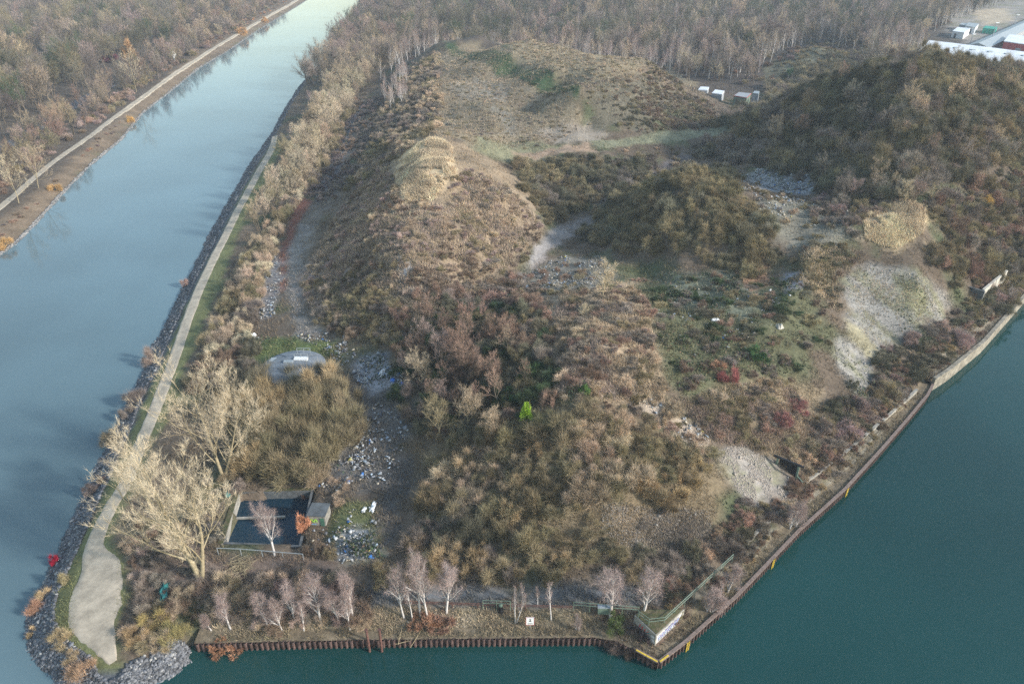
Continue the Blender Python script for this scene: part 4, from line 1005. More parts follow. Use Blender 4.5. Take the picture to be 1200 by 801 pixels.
q = line_scatter(RIP, 60000, -1.0, 2.7, pen_poly); q = q[~((segdist(q[:, 0], q[:, 1], PATHW) < 1.6))]
z = H(q[:, 0], q[:, 1]); n = len(q); g_ = rng.uniform(.05, .20, (n, 1)) * np.array((1, 1.02, 1.08)); pale = rng.random(n) < .06; g_[pale] = (.34, .33, .31)
stones('riprap_stones', 'dark grey riprap stones along the water edge of the headland', 'riprap', np.column_stack([q, z + .05]), rng.uniform(.14, .44, n), g_, M['stone'])
q = line_scatter(LEFT, 8000, -.7, .5, left_poly); z = H(q[:, 0], q[:, 1]); n = len(q)
stones('bank_stones', 'pale stones along the waterline of the left bank', 'riprap', np.column_stack([q, z + .05]), rng.uniform(.2, .5, n), rng.uniform(.12, .30, (n, 1)) * np.array((1.05, 1, .95)), M['stone'])

def in_patch(s, n):
    P = [tuple(p[:2]) for p in hpoly(s)]; xs = [p[0] for p in P]; ys = [p[1] for p in P]
    x = rng.uniform(min(xs), max(xs), n * 4); y = rng.uniform(min(ys), max(ys), n * 4)
    k = inside(x, y, P) & (fbm(x, y, 2.6, 3, 57) > .46); x, y = x[k][:n], y[k][:n]; return np.column_stack([x, y, H(x, y)])
RUB = [("990 330;1020 308;1060 315;1095 335;1118 356;1108 378;1075 388;1050 405;1020 415;992 385", 2700, (.26, .245, .22)),
       ("978 402;995 400;1015 420;1030 440;1022 462;1005 458;980 428", 1620, (.31, .29, .26)),
       ("835 528;870 520;905 540;935 568;928 590;895 600;868 580;845 555", 3960, (.31, .27, .23)),
       ("705 588;760 595;830 598;835 625;790 640;730 640;705 620", 2700, (.25, .225, .195)),
       ("350 262;368 265;358 290;350 330;358 368;380 388;350 395;340 360;336 320;342 285", 1620, (.38, .35, .33)),
       ("740 465;770 462;800 490;838 520;825 530;790 510;755 485", 1620, (.42, .35, .28)),
       ("455 520;485 540;470 620;440 650;440 590", 2880, (.13, .12, .11)),
       ("455 305;480 310;500 335;506 350;485 352;468 330", 350, (.42, .40, .38)),
       ("470 716;560 720;545 745;470 742", 1620, (.36, .30, .22)),
       ("640 278;662 262;672 268;645 290;624 312;616 310", 300, (.42, .40, .38)),
       ("780 340;900 420;860 440;770 370", 300, (.40, .36, .28)),
       ("610 320;650 300;700 305;720 330;690 345;640 340", 700, (.34, .32, .28)),
       ("500 168;560 150;600 90;650 110;700 150;620 170", 1620, (.34, .30, .25))]
ps = []; cs = []
for s, n, c in RUB:
    p = in_patch(s, n); ps.append(p); cs.append(np.array(c) * rng.uniform(.75, 1.2, (len(p), 1)))
ps = np.concatenate(ps); cs = np.concatenate(cs)
stones('rubble', 'loose rubble and gravel lumps on the bare slopes', 'rubble', ps, rng.uniform(.04, .16, len(ps)) * np.where(rng.random(len(ps)) < .02, 2.2, 1), cs, M['stone'])
LIT = [("428 412;450 415;460 432;452 452;436 458;420 450;412 440", 560, .55), ("455 430;472 440;476 470;462 470", 90, .7), ("885 200;905 196;958 210;962 224;925 228;890 216", 1300, .6), ("880 225;940 232;1000 250;1000 270;930 262;890 245", 350, .5),
       ("300 335;320 292;330 320;322 370;305 378", 420, .45), ("284 392;300 388;306 402;290 404", 60, .9), ("330 390;400 390;420 420;395 430;380 410", 160, .5),
       ("375 545;395 520;425 515;430 560;400 575;372 572", 260, .3), ("620 318;650 300;700 300;720 315;690 340;640 340", 320, .45), ("770 340;860 330;930 345;900 420;820 430;770 380", 130, .5),
       ("440 470;480 500;470 545;430 580;420 520", 260, .4), ("395 600;440 595;445 655;400 660", 140, .5), ("855 205;885 205;890 222;860 225", 150, .5), ("740 460;800 485;838 520;800 515", 90, .5), ("350 620;400 610;400 660;360 660", 30, .5)]
ps = []; ss = []; cs = []
for s, n, w in LIT:
    p = in_patch(s, n); p[:, 2] += rng.uniform(0, .35, len(p)); ps.append(p); ss.append(rng.uniform(.08, .42, len(p)))
    pal = np.array([(.42, .42, .41), (.27, .285, .295), (.24, .24, .25), (.30, .36, .42), (.06, .20, .50), (.40, .35, .27), (.50, .42, .10), (.12, .12, .13)])
    pr = np.array([w * .6, w * .4, .25 * (1 - w) + .02, .12, .025, .15, .01, .25 * (1 - w)]); cs.append(pal[rng.choice(8, len(p), p=pr / pr.sum())] * rng.uniform(.7, 1.15, (len(p), 1)))
stones('rubbish', 'scattered fly-tipped rubbish, plastic and broken boards in white, grey and blue', 'rubbish', np.concatenate(ps), np.concatenate(ss), np.concatenate(cs), M['litter'], flat=.35, tilt=.6, jitter=.5)
print('COVER', ng, nb)
# ------------------------------------------------------------------ quay walls
def resample(pts, step):
    out = []
    for a, b in zip(pts[:-1], pts[1:]):
        n = max(1, int(round(np.hypot(*(np.array(b) - a)) / step)))
        out += [np.array(a) + (np.array(b) - a) * k / n for k in range(n)]
    return out + [np.array(pts[-1])]
def outward(pts):
    pts = np.array(pts); t = np.gradient(pts, axis=0); t /= np.hypot(t[:, 0], t[:, 1])[:, None]
    return np.stack([t[:, 1], -t[:, 0]], -1)
def smooth_line(P, it=2, amp=.0):
    return P
def pile_wall(label, line, ztop, depth=.28, pitch=.58, cap=True, zb=-1.2):
    e = empty('sheet_pile_wall', (line[0][0], line[0][1], 0)); tag(e, label, 'sheet piling', 'sheet pile walls of the quay')
    o3 = Vector((line[0][0], line[0][1], 0))
    pts = resample(line, pitch / 4); nr = outward(pts)
    prof = (0, .0, 1, 1)
    P = [p + n * (depth * prof[i % 4]) for i, (p, n) in enumerate(zip(pts, nr))]
    jit = [ztop + random.uniform(-.07, .05) for _ in range(len(P) // 4 + 1)]
    V = []; Fc = []
    for i, p in enumerate(P):
        zt = jit[i // 4]
        V += [(p[0] - o3[0], p[1] - o3[1], zb), (p[0] - o3[0], p[1] - o3[1], zt)]
    for i in range(len(P) - 1): Fc.append((2 * i, 2 * i + 2, 2 * i + 3, 2 * i + 1))
    # real plate thickness: an inner skin, closed at the top
    b = len(V)
    for i, p in enumerate(P):
        qv = p - nr[i] * .06; V += [(qv[0] - o3[0], qv[1] - o3[1], zb), (qv[0] - o3[0], qv[1] - o3[1], jit[i // 4])]
    for i in range(len(P) - 1):
        Fc.append((b + 2 * i, b + 2 * i + 1, b + 2 * i + 3, b + 2 * i + 2)); Fc.append((2 * i + 1, 2 * i + 3, b + 2 * i + 3, b + 2 * i + 1))
    m = MB(); m.add(V, Fc); m.build('piling', M['rust'], e)
    if cap:
        m = MB(); L = line
        pts2 = resample(L, 2.0); n2 = outward(pts2)
        for a in range(len(pts2) - 1):
            p, q = pts2[a] + n2[a] * (depth * .5), pts2[a + 1] + n2[a + 1] * (depth * .5)
            c = (p + q) / 2 - np.array(o3[:2]); d = q - p
            m.box((c[0], c[1], ztop + .09), (np.hypot(*d) + .01, depth + .12, .10), rz=math.atan2(d[1], d[0]))
        m.build('cap_rail', M['rust_cap'], e)
    return e, o3
pw1, o1 = pile_wall('long corrugated rusty sheet piling along the near quay under the birches', [tuple(p) for p in QUAY[:6]], QTOP, cap=False)
pw2, o2 = pile_wall('short rusty sheet pile return with a yellow edge left of the quay corner', [tuple(p) for p in QUAY[5:7]], QTOP + .1)
pw3, o3_ = pile_wall('rusty sheet piling running up the harbour side from the quay corner', [tuple(p) for p in QUAY[6:]], QTOP + .1)
def edge_boxes(line, z, w, h, m, parent, o, name, t0=0, t1=1, off=0.0, step=1.5):
    pts = resample(line, step); nr = outward(pts); mb = MB(); n = len(pts) - 1
    for a in range(n):
        if not (t0 <= a / n < t1): continue
        p, q = pts[a] + nr[a] * off, pts[a + 1] + nr[a + 1] * off; c = (p + q) / 2; d = q - p
        mb.box((c[0] - o[0], c[1] - o[1], z), (np.hypot(*d) * .96, w, h), rz=math.atan2(d[1], d[0]))
    return mb.build(name, m, parent)
edge_boxes([tuple(p) for p in QUAY[5:7]], QTOP + .26, .16, .06, M['yellow'], pw2, o2, 'yellow_edge', off=.2)
edge_boxes([tuple(p) for p in QUAY[6:8]], QTOP + .26, .16, .05, M['yellow'], pw3, o3_, 'yellow_edge', 0, .10, off=.2)
def ladder(px, py, label):
    p = pix(px, py, 1.2); pts = np.array(QUAY); 
    k = min(range(len(QUAY) - 1), key=lambda i: float(segdist(np.array([p[0]]), np.array([p[1]]), [QUAY[i], QUAY[i + 1]])[0]))
    a, b = QUAY[k], QUAY[k + 1]; d = (b - a) / np.hypot(*(b - a)); t = np.dot(p[:2] - a, d); q = a + d * t + np.array((d[1], -d[0])) * .46
    e = empty('quay_ladder', (q[0], q[1], 0), math.atan2(d[1], d[0])); tag(e, label, 'ladder', 'yellow ladders on the harbour sheet piling')
    for s in (-.22, .22): MB().box((s, 0, .75), (.06, .06, 1.5)).build('rail', M['yellow'], e)
    for i in range(5): MB().box((0, 0, .15 + i * .3), (.40, .04, .04)).build('rung', M['yellow'], e)
ladder(803, 751, 'yellow steel ladder on the piling just right of the quay corner')
ladder(903, 655, 'yellow steel ladder halfway along the harbour sheet piling')
ladder(990, 572, 'yellow steel ladder on the harbour piling farthest from the quay corner')
# strip of soil filled behind the piles
def soil_strip(name, line, z0, w, col):
    pts = resample(line, .9); nr = outward(pts); V = []; K = 5
    for p, n in zip(pts, nr):
        for k in range(K):
            q = p - n * (w * k / (K - 1)) + n * (.05 if k == 0 else 0)
            V.append((q[0], q[1], z0 + (0 if k == 0 else max(.0, float(H(q[0], q[1])) - z0 + .03) if k == K - 1 else .04 * random.random())))
    ids = np.arange(len(pts) * K).reshape(-1, K)
    f = np.stack([ids[:-1, :-1], ids[:-1, 1:], ids[1:, 1:], ids[1:, :-1]], -1).reshape(-1, 4)
    cc = np.array(col) * rng.uniform(.8, 1.2, (len(V), 1))
    tag(link(name, np_mesh(name, np.array(V), f[:, ::-1], M['ground'], cc, smooth=True)), kind='structure')
soil_strip('quay_soil', [tuple(p) for p in QUAY], QTOP - .03, 1.9, (.17, .135, .09))
soil_strip('quay_soil', [tuple(p) for p in CONC], 2.4, 1.9, (.19, .16, .115))

e = empty('concrete_quay_wall', (CONC[0][0], CONC[0][1], 0)); tag(e, 'pale concrete quay wall at the far end of the harbour side', 'quay wall')
pts = resample([tuple(p) for p in CONC], 5.0); nr = outward(pts)
wb = MB(); cb = MB(); 
for a in range(len(pts) - 1):
    p, q = pts[a], pts[a + 1]; c = (p + q) / 2 - CONC[0]; d = q - p; rz = math.atan2(d[1], d[0]); L = np.hypot(*d)
    wb.box((c[0], c[1], .6), (L - .05, .5, 3.6), rz=rz)
    c2 = c + nr[a] * .08
    cb.box((c2[0], c2[1], 2.50), (L - .02, .62, .16), rz=rz)
wb.build('wall', M['concrete_old'], e); cb.build('coping', M['concrete_old'], e)

# low concrete walls along the harbour verge
def low_wall(label, a, b, z, h=.35, w=.3, m='concrete'):
    A, B = pix(*a, z), pix(*b, z); c = (A + B) / 2; d = B - A
    zz = [float(H(*(A + d * t)[:2])) for t in (0, .5, 1)]; zm = max(min(zz) - .1, 1.4)
    o = MB().box((0, 0, h / 2), (np.hypot(d[0], d[1]), w, h + .4)).box((0, 0, h + .24), (np.hypot(d[0], d[1]), w + .12, .09)).build('low_wall', M[m], loc=(c[0], c[1], zm)); o.rotation_euler = (0, 0, math.atan2(d[1], d[0]))
    tag(o, label, 'low wall')
low_wall('low pale concrete wall below the grey gravel face near the tip', (875, 636), (915, 597), 2.2)
low_wall('low concrete wall running right from the steel portal frame', (942, 567), (974, 543), 2.3)
low_wall('long low concrete wall above the piling before the concrete quay', (983, 534), (1030, 494), 2.5)
low_wall('low concrete wall nearest the concrete quay wall', (1036, 488), (1076, 452), 2.6)

# corner bastion with graffiti
ca, cc_, cb_ = pix(742, 733, QTOP), pix(767, 757, QTOP), pix(800, 726, QTOP)
back1, back2 = pix(786, 716, 2.8), pix(752, 716, 2.8)
TOPZ = 2.95
e = empty('retaining_wall', (cc_[0], cc_[1], 1.3)); tag(e, 'graffitied concrete retaining wall with a mossy top at the quay corner', 'retaining wall')
o = np.array((cc_[0], cc_[1], 1.3))
poly = [ca - o, cc_ - o, cb_ - o, back1 - o, back2 - o]
MB().prism([(p[0], p[1]) for p in poly], -.6, TOPZ - 1.3).build('wall', M['concrete'], e)
inner = [np.array(poly[0]) * .93 + np.array(sum(poly) / 5) * .07] 
cen = sum(poly) / 5
ip = [p * .94 + cen * .06 for p in poly]
mm = MB(); nr_ = 10
vs = []; 
for i, p in enumerate(ip): vs.append((p[0], p[1], TOPZ - 1.3 + .02))
mm.prism([(p[0], p[1]) for p in ip], TOPZ - 1.3 - .05, [TOPZ - 1.3 + .08, TOPZ - 1.3 + .05, TOPZ - 1.3 + .08, TOPZ - 1.3 + .25, TOPZ - 1.3 + .22]).build('moss_top', M['moss'], e)
def face_strokes(A, B, z0, z1, items, parent, name, org):
    """paint strokes on the face from A to B (outward side = right of A->B)"""
    d = (B - A)[:2]; L = np.hypot(*d); d = d / L; n = np.array((d[1], -d[0]))
    for m, segs, off in items:
        mb = MB()
        for (u0, v0, u1, v1, w) in segs:
            p = np.array((u0 * L, v0 * (z1 - z0))); q = np.array((u1 * L, v1 * (z1 - z0))); t = q - p; l = np.hypot(*t); t /= max(l, 1e-6); s = np.array((-t[1], t[0])) * w / 2
            c4 = [p - s, q - s, q + s, p + s]
            vs_ = []
            for h_ in (off, off + .004):
                for c in c4:
                    w3 = A[:2] + d * c[0] + n * h_
                    vs_.append((w3[0] - org[0], w3[1] - org[1], z0 + c[1] - org[2]))
            mb.add(vs_, [(0, 1, 2, 3)[::-1], (4, 5, 6, 7), (0, 1, 5, 4), (1, 2, 6, 5), (2, 3, 7, 6), (3, 0, 4, 7)])
        mb.build(name, M[m], parent)
rr = random.Random(4)
wht = [(.04, .5, .80, .5, 1.25), (.1, .35, .6, .32, .5), (.3, .75, .93, .72, .5)]
vio = []; blu = []; 
for k in range(7):
    u = .10 + k * .108
    vio += [(u, .25, u + .01, .72, .09), (u, .72, u + .07, .70, .09), (u + .07, .70, u + .075, .48, .09), (u, .48, u + .07, .50, .08)]
    if k % 2: vio.append((u + .02, .48, u + .08, .24, .09))
    blu.append((u + .03, .34, u + .05, .60, .12))
face_strokes(cc_, cb_, QTOP, TOPZ, [('spraywhite', wht, .004), ('sprayblue', blu, .010), ('sprayviolet', vio, .016), ('moss', [(.82, .2, .96, .9, .35), (.9, .5, 1.0, .3, .5)], .004)], e, 'graffiti', o)
rd = [(.25 + .12 * k, .35, .30 + .12 * k, .75, .12) for k in range(4)] + [(.25, .55, .7, .5, .08)]
face_strokes(ca, cc_, QTOP, TOPZ, [('sprayred', rd, .004), ('spraywhite', [(.74, .2, .97, .35, .5), (.8, .6, .95, .7, .3)], .010), ('teal', [(.5, .2, .72, .7, .1)], .016)], e, 'graffiti', o)

# railings
def railing(label, pixpts, z, m='green', h=1.0, rails=(1.0, .55), step=2.0, group=None, name='railing', rad=.045, zs=None):
    W3 = [pix(x, y, z) for x, y in pixpts]
    if zs is None: zs = [z] * len(W3)
    o = W3[0]; e = empty(name, tuple(o)); tag(e, label, 'railing', group)
    line = [np.array([p[0], p[1]]) for p in W3]
    for rh in rails:
        MB().tube([(p[0] - o[0], p[1] - o[1], rh) for p in line], rad, 5).build('rail', M[m], e)
    for p in resample([tuple(q) for q in line], step):
        MB().tube([(p[0] - o[0], p[1] - o[1], -.5), (p[0] - o[0], p[1] - o[1], h)], rad, 5).build('post', M[m], e)
    return e
railing('green pipe railing bending round the quay corner behind the graffitied wall', [(748, 723), (760, 732), (778, 730), (858, 656)], 3.0, rad=.045)
railing('short green railing on the quay between the shrubs and the birches', [(566, 710), (598, 711)], 2.7)
railing('double green railing behind the big birches left of the quay corner', [(672, 712), (748, 718)], 2.7)
e = railing('low rusty pipe barrier behind the white notice board', [(470, 708), (560, 711), (672, 714)], 2.4, 'rust_pipe', .6, (.6, .35), 3.0, name='pipe_barrier')
e['category'] = 'barrier'
p = pix(708, 713, 2.9); e = empty('electrical_cabinet', (p[0], p[1], 2.3)); tag(e, 'pale green cabinet beside the green railing behind the birch', 'cabinet')
MB().box((0, 0, .5), (1.4, .5, 1.0)).build('body', M['green'], e); MB().box((0, 0, 1.03), (1.5, .6, .06)).build('lid', M['galv'], e)

# notice board
p = hit(621, 739); e = empty('notice_board', tuple(p)); tag(e, 'white notice board with a thin red frame on a grey post above the sheet piling', 'sign')
MB().tube([(0, 0, -.2), (0, 0, 2.2)], .05, 8).build('post', M['galv'], e)
bd = MB().box((0, -.06, 1.75), (.95, .04, 1.25)).build('board', M['white'], e)
fr = MB()
for s in (-1, 1): fr.box((s * .45, -.084, 1.75), (.05, .008, 1.25)); fr.box((0, -.084, 1.75 + s * .60), (.85, .008, .05))
fr.build('frame', M['red'], bd)
sy = MB().box((0, -.084, 1.90), (.10, .008, .42)).box((0, -.084, 2.06), (.24, .008, .06)).box((-.1, -.084, 1.74), (.05, .008, .16)).box((.1, -.084, 1.74), (.05, .008, .16)).box((0, -.084, 1.40), (.6, .008, .05)).box((0, -.084, 1.30), (.5, .008, .04))
sy.build('symbol', M['black'], bd)

# ------------------------------------------------------------------ the basin
PW = [np.array((p[0], p[1])) for p in POOL]
e = empty('stone_basin', (PW[0][0], PW[0][1], 0)); tag(e, 'rectangular sunken concrete basin filled with dark water, moss on its left wall', 'basin')
o = PW[0]
for i in range(4):
    a, b = PW[i] - o, PW[(i + 1) % 4] - o; d = b - a; L = np.hypot(*d); d /= L; n = np.array((-d[1], d[0]))
    cen = sum(PW) / 4 - o
    if np.dot(n, cen - a) > 0: n = -n
    w = .32
    ext = w if i % 2 else 0
    q = [a - d * ext, b + d * ext, b + d * ext + n * w, a - d * ext + n * w]
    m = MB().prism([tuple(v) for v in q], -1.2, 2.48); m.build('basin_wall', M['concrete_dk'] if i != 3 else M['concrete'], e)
    if i in (3, 0):
        q2 = [a - d * (ext * .8) + n * .06, b + d * (ext * .8) + n * .06, b + d * (ext * .8) + n * (w + .35), a - d * (ext * .8) + n * (w + .35)]
        MB().prism([tuple(v) for v in q2], 2.44, 2.62 if i == 3 else 2.54).build('moss_strip', M['moss'], e)
sheet('basin_water', [(p[0], p[1], 1.2) for p in PW], M['basin_water'])
A, B = pix(274, 607, 1.45), pix(334, 605, 1.45); c = (A + B) / 2; d = B - A
m = MB().box((0, 0, 0), (np.hypot(d[0], d[1]), .28, .22)).build('walkway_beam', M['concrete'], loc=(c[0], c[1], 1.45)); m.rotation_euler = (0, 0, math.atan2(d[1], d[0])); tag(m, 'narrow mossy beam crossing the dark basin water', 'beam')
railing('grey galvanised railing in front of the dark basin', [(256, 649), (283, 650), (308, 652), (356, 656)], 2.6, 'galv', 1.05, (1.05,), 2.6)
# hut beside the basin
p = pix(372, 615, 2.7); e = empty('small_hut', (p[0], p[1], 2.4), R(-4)); tag(e, 'small concrete hut with a dark felt roof and lime green graffiti beside the basin', 'hut')
MB().box((0, 1.15, .9), (2.2, 2.2, 1.8)).build('wall', M['concrete'], e)
MB().box((0, 1.15, 1.86), (2.4, 2.4, .12)).build('roof', M['bitumen'], e)
MB().box((.72, -.012, .8), (.5, .02, 1.5)).build('door', M['green_dk'], e)
gf = MB()
for k in range(4): gf.box((-.8 + .26 * k, -.006, 1.0 + .1 * (k % 2)), (.18, .01, .55), ry=.3 * (-1) ** k)
gf.build('graffiti', M['lime'], e)
MB().box((-.55, -.006, .45), (.9, .01, .12)).build('graffiti', M['sprayblue'], e)

# round bunker / tank roof
p = pix(344, 429, 5.6); e = empty('round_tank', (p[0], p[1], 2.2)); tag(e, 'low round dark grey tank roof with white hatches behind the copse', 'tank')
MB().tube([(0, 0, -1), (0, 0, 3.1)], 4.9, 40).build('wall', M['concrete_dk'], e)
prof = [(5.2, 3.1), (5.2, 3.35), (4.4, 3.75), (3.2, 4.1), (1.8, 4.32), (.05, 4.4)]
mb = MB(); n = 48; V = [(r * math.cos(2 * PI * k / n), r * math.sin(2 * PI * k / n), z) for r, z in prof for k in range(n)]
mb.add(V, [(i * n + k, i * n + (k + 1) % n, (i + 1) * n + (k + 1) % n, (i + 1) * n + k) for i in range(len(prof) - 1) for k in range(n)] + [tuple(range(n - 1, -1, -1))])
M['tankroof'] = mat('grey coated roof', (.17, .19, .21), scale=.6, var=.22)
mb.build('roof', M['tankroof'], e, smooth=False)
z = 4.38
for y in (.9, 2.6):
    h = MB()
    for x in (.1, 1.2, 2.3): h.tube([(x, y, z - .3), (x, y, z + .9)], .05, 5)
    h.tube([(.1, y, z + .9), (2.3, y, z + .9)], .05, 5); h.tube([(.1, y, z + .45), (2.3, y, z + .45)], .04, 5)
    h.build('guard_rail', M['galv'], e)
MB().box((1.2, .7, z + .05), (2.2, .8, .35)).build('hatch', M['white'], e); MB().box((-.6, -.3, z + .08), (1.5, .7, .3)).build('hatch', M['galv'], e)
MB().box((-3.4, 1.2, 3.95), (1.3, 1.1, .12)).build('hatch', M['galv'], e)
for a in range(0, 360, 45):
    MB().tube([(r * math.cos(R(a)), r * math.sin(R(a)), z_ + .03) for r, z_ in prof[1:5]], .05, 4).build('roof_rib', M['tankroof'], e)

# concrete slab wall at the right bank
A, B = pix(1148, 356, 4.2), pix(1175, 334, 4.2); d = (B - A)[:2]; L = float(np.hypot(*d))
e = empty('slab_wall', (A[0], A[1], 4.0), math.atan2(d[1], d[0])); tag(e, 'tall pale concrete slab wall among shrubs above the right end of the quay', 'wall')
MB().prism([(0, 0), (L, 0), (L, .45), (0, .45)], -2.5, [3.3, 3.5, 3.5, 3.3]).build('slab', M['concrete_lt'], e)
MB().box((-.25, 1.6, .4), (.45, 3.6, 5.4)).build('wing', M['concrete_dk'], e)  # shadow on the end return put in as darker concrete than the slab
MB().box((L / 2, -.03, 1.2), (.08, .05, 4.6)).build('joint', M['concrete'], e)

# steel portal on the gravel face
p = hit(932, 563); e = empty('steel_frame', tuple(p), R(-38)); tag(e, 'green steel portal frame with a black beam at the foot of the grey gravel face', 'steel frame')
for x in (0, -2.9): MB().box((x, 0, 1.1), (.24, .24, 3.0)).build('post', M['green'], e)
MB().box((-1.45, .02, 2.68), (4.2, .3, .22)).build('beam', M['black'], e)
MB().tube([(.1, 0, .9), (1.0, -.1, .3)], .08, 6).build('brace', M['green'], e)
MB().box((-1.45, .55, 1.2), (2.5, .1, 2.3)).build('opening_shade', M['black'], e)  # black sheet put in for the shade inside the opening

# ------------------------------------------------------------------ small things on the near quay and in the yard
def crumple(name, label, cat, px, py, sx, sy, sz, m, seed, zoff=0, group=None):
    p = hit(px, py); r = random.Random(seed); mb = MB(); n = 6
    V = []
    for i in range(n + 1):
        for j in range(n + 1):
            u, v = i / n * 2 - 1, j / n * 2 - 1; ed = max(0, 1 - max(abs(u), abs(v)) ** 3)
            V.append((u * sx / 2 + r.uniform(-.1, .1) * sx, v * sy / 2 + r.uniform(-.1, .1) * sy, .03 + ed * sz * r.uniform(.4, 1.1)))
    b = len(V); V += [(x, y, z - .04) for x, y, z in V]
    Fc = [(i * (n + 1) + j, (i + 1) * (n + 1) + j, (i + 1) * (n + 1) + j + 1, i * (n + 1) + j + 1) for i in range(n) for j in range(n)]
    Fc += [tuple(b + k for k in f[::-1]) for f in Fc]
    bor = [i for i in range(n + 1)] + [i * (n + 1) + n for i in range(1, n + 1)] + [n * (n + 1) + j for j in range(n - 1, -1, -1)] + [i * (n + 1) for i in range(n - 1, 0, -1)]
    mb.add(V, Fc)
    o = mb.build(name, M[m], loc=(p[0], p[1], p[2] + .05 + zoff)); tag(o, label, cat, group); o.rotation_euler = (0, 0, r.uniform(-.5, .5)); return o
crumple('plastic_sheet', 'crumpled white plastic sheet on the quay edge above the left sheet piling', 'plastic sheet', 370, 741, .5, 1.0, .25, 'white', 1)
crumple('plastic_sheet', 'longer white plastic sheet lying at the foot of the grey slope behind the yard', 'plastic sheet', 437, 594, .6, 1.9, .25, 'white', 2)
crumple('plastic_sheet', 'shorter white plastic sheet left of the longer white one behind the yard', 'plastic sheet', 427, 597, .5, .9, .2, 'white', 3)
crumple('tarpaulin', 'dark teal netting heaped on the scrub between the pale tree and the gravel bay', 'netting', 193, 694, 1.1, 3.4, .8, 'teal', 4)
crumple('tarpaulin', 'small dark teal netting lying at the upper left of the basin', 'netting', 267, 579, .8, 1.2, .5, 'teal', 14)
crumple('plastic_bag', 'bright blue bag on the rubbish slope beside the dark hollow', 'bag', 461, 447, .9, .8, .6, 'blue', 5)
crumple('plastic_bag', 'smaller blue bag at the right of the bright blue bag', 'bag', 472, 450, .6, .5, .4, 'blue', 6)
crumple('plastic_sheet', 'white torn sheet trailing over the bushes above the bright blue bag', 'plastic sheet', 449, 437, .7, 2.0, .7, 'white', 7)
crumple('plastic_sheet', 'white plastic heap in the scrub left of the round tank roof', 'plastic sheet', 297, 394, 1.0, 1.2, .6, 'white', 8)
crumple('plastic_sheet', 'lone white sheet on the bramble terrace', 'plastic sheet', 838, 375, 1.4, .8, .3, 'white', 9)
crumple('plastic_sheet', 'white sheet among rubble at the end of the valley track', 'plastic sheet', 616, 336, .9, .7, .4, 'white', 10)
crumple('foam_block', 'pale ochre foam lump on the bramble terrace above the russet bushes', 'foam block', 913, 384, 1.1, 1.0, .9, 'concrete_lt', 11)
p = hit(587, 716); e = empty('mooring_post', tuple(p)); tag(e, 'black mooring post with a pale green ball top left of the notice board', 'mooring post')
MB().tube([(0, 0, -.2), (0, 0, .9)], [.32, .26], 10).build('post', M['black'], e)
s = MB(); n = 10; s.add([(.26 * math.sin(PI * i / 6) * math.cos(2 * PI * k / n), .26 * math.sin(PI * i / 6) * math.sin(2 * PI * k / n), 1.05 - .26 * math.cos(PI * i / 6)) for i in range(7) for k in range(n)], [(i * n + k, i * n + (k + 1) % n, (i + 1) * n + (k + 1) % n, (i + 1) * n + k) for i in range(6) for k in range(n)]); s.build('ball', M['green'], e, smooth=True)
for k, (x, y) in enumerate(((433, 748), (447, 748))):
    p = pix(x, y, 1.4); o = MB().tube([(0, 0, -2.4), (.05 if k else -.05, 0, 2.3)], [.15, .14], 8).tube([(.05 if k else -.05, 0, 2.3), (.05 if k else -.05, 0, 2.42)], [.19, .19], 8).build('rusty_post', M['rust_pipe'], loc=(p[0], p[1] - .55, 1.2))
    tag(o, ('left' if k == 0 else 'right') + ' one of two rusty posts standing in front of the sheet piling', 'post', 'rusty posts on the quay edge')
def brush(label, px, py, n, L, m, seed, rad=.05):
    p = hit(px, py); r = random.Random(seed); mb = MB()
    for k in range(n):
        a = r.uniform(0, PI); c = (r.gauss(0, L * .25), r.gauss(0, L * .25), r.uniform(.05, .5)); l = r.uniform(.4, 1) * L / 2
        d = (math.cos(a) * l, math.sin(a) * l, r.uniform(-.1, .25) * l)
        mb.tube([(c[0] - d[0], c[1] - d[1], c[2] - d[2] * .5), c, (c[0] + d[0], c[1] + d[1], c[2] + d[2])], [rad, rad * .8, rad * .3], 4)
    o = mb.build('brush_pile', M[m], loc=tuple(p)); tag(o, label, 'brush pile')
brush('pile of pale cut branches in front of the basin', 281, 665, 60, 2.8, 'bark_pale', 3, .03)
brush('fallen pale branches lying over the quay edge below the left birches', 470, 738, 9, 4.0, 'bark_pale', 6, .035)

# ------------------------------------------------------------------ buildings and yard far off at the right
def bld(name, label, cat, corners, z0, z1, wall, roof, over=.3, rt=.35, extra=None, rise=0):
    """corners: photo pixels of the roof outline at height z1"""
    W3 = [pix(x, y, z1) for x, y in corners]; c = sum(W3) / len(W3)
    e = empty(name, (c[0], c[1], z0)); tag(e, label, cat)
    q = [(p[0] - c[0], p[1] - c[1]) for p in W3]
    MB().prism([(x * .985, y * .985) for x, y in q], -1, z1 - z0 - .02).build('wall', M[wall], e)
    mb = MB().prism(q, z1 - z0, z1 - z0 + rt)
    mb.build('roof', M[roof], e)
    return e, q, z1 - z0
def openings(e, q, i, H_, items, m='glass', name='window'):
    a, b = np.array(q[i]) * .985, np.array(q[(i + 1) % len(q)]) * .985; d = b - a; L = np.hypot(*d); rz = math.atan2(d[1], d[0]); n = np.array((d[1], -d[0])) / L
    if np.dot(n, (a + b) / 2) < 0: n = -n
    for (t, w, h, z) in items:
        p = a + d * t + n * .02; MB().box((p[0], p[1], z), (w, .12, h), rz=rz).build(name, M[m], e)
e, q, hh = bld('warehouse', 'large flat building with a long white roof behind the wooded hill', 'warehouse', [(1066, 70), (1089, 48), (1165, 57), (1250, 68), (1240, 108), (1150, 90)], 4, 10, 'grey', 'roofwhite')
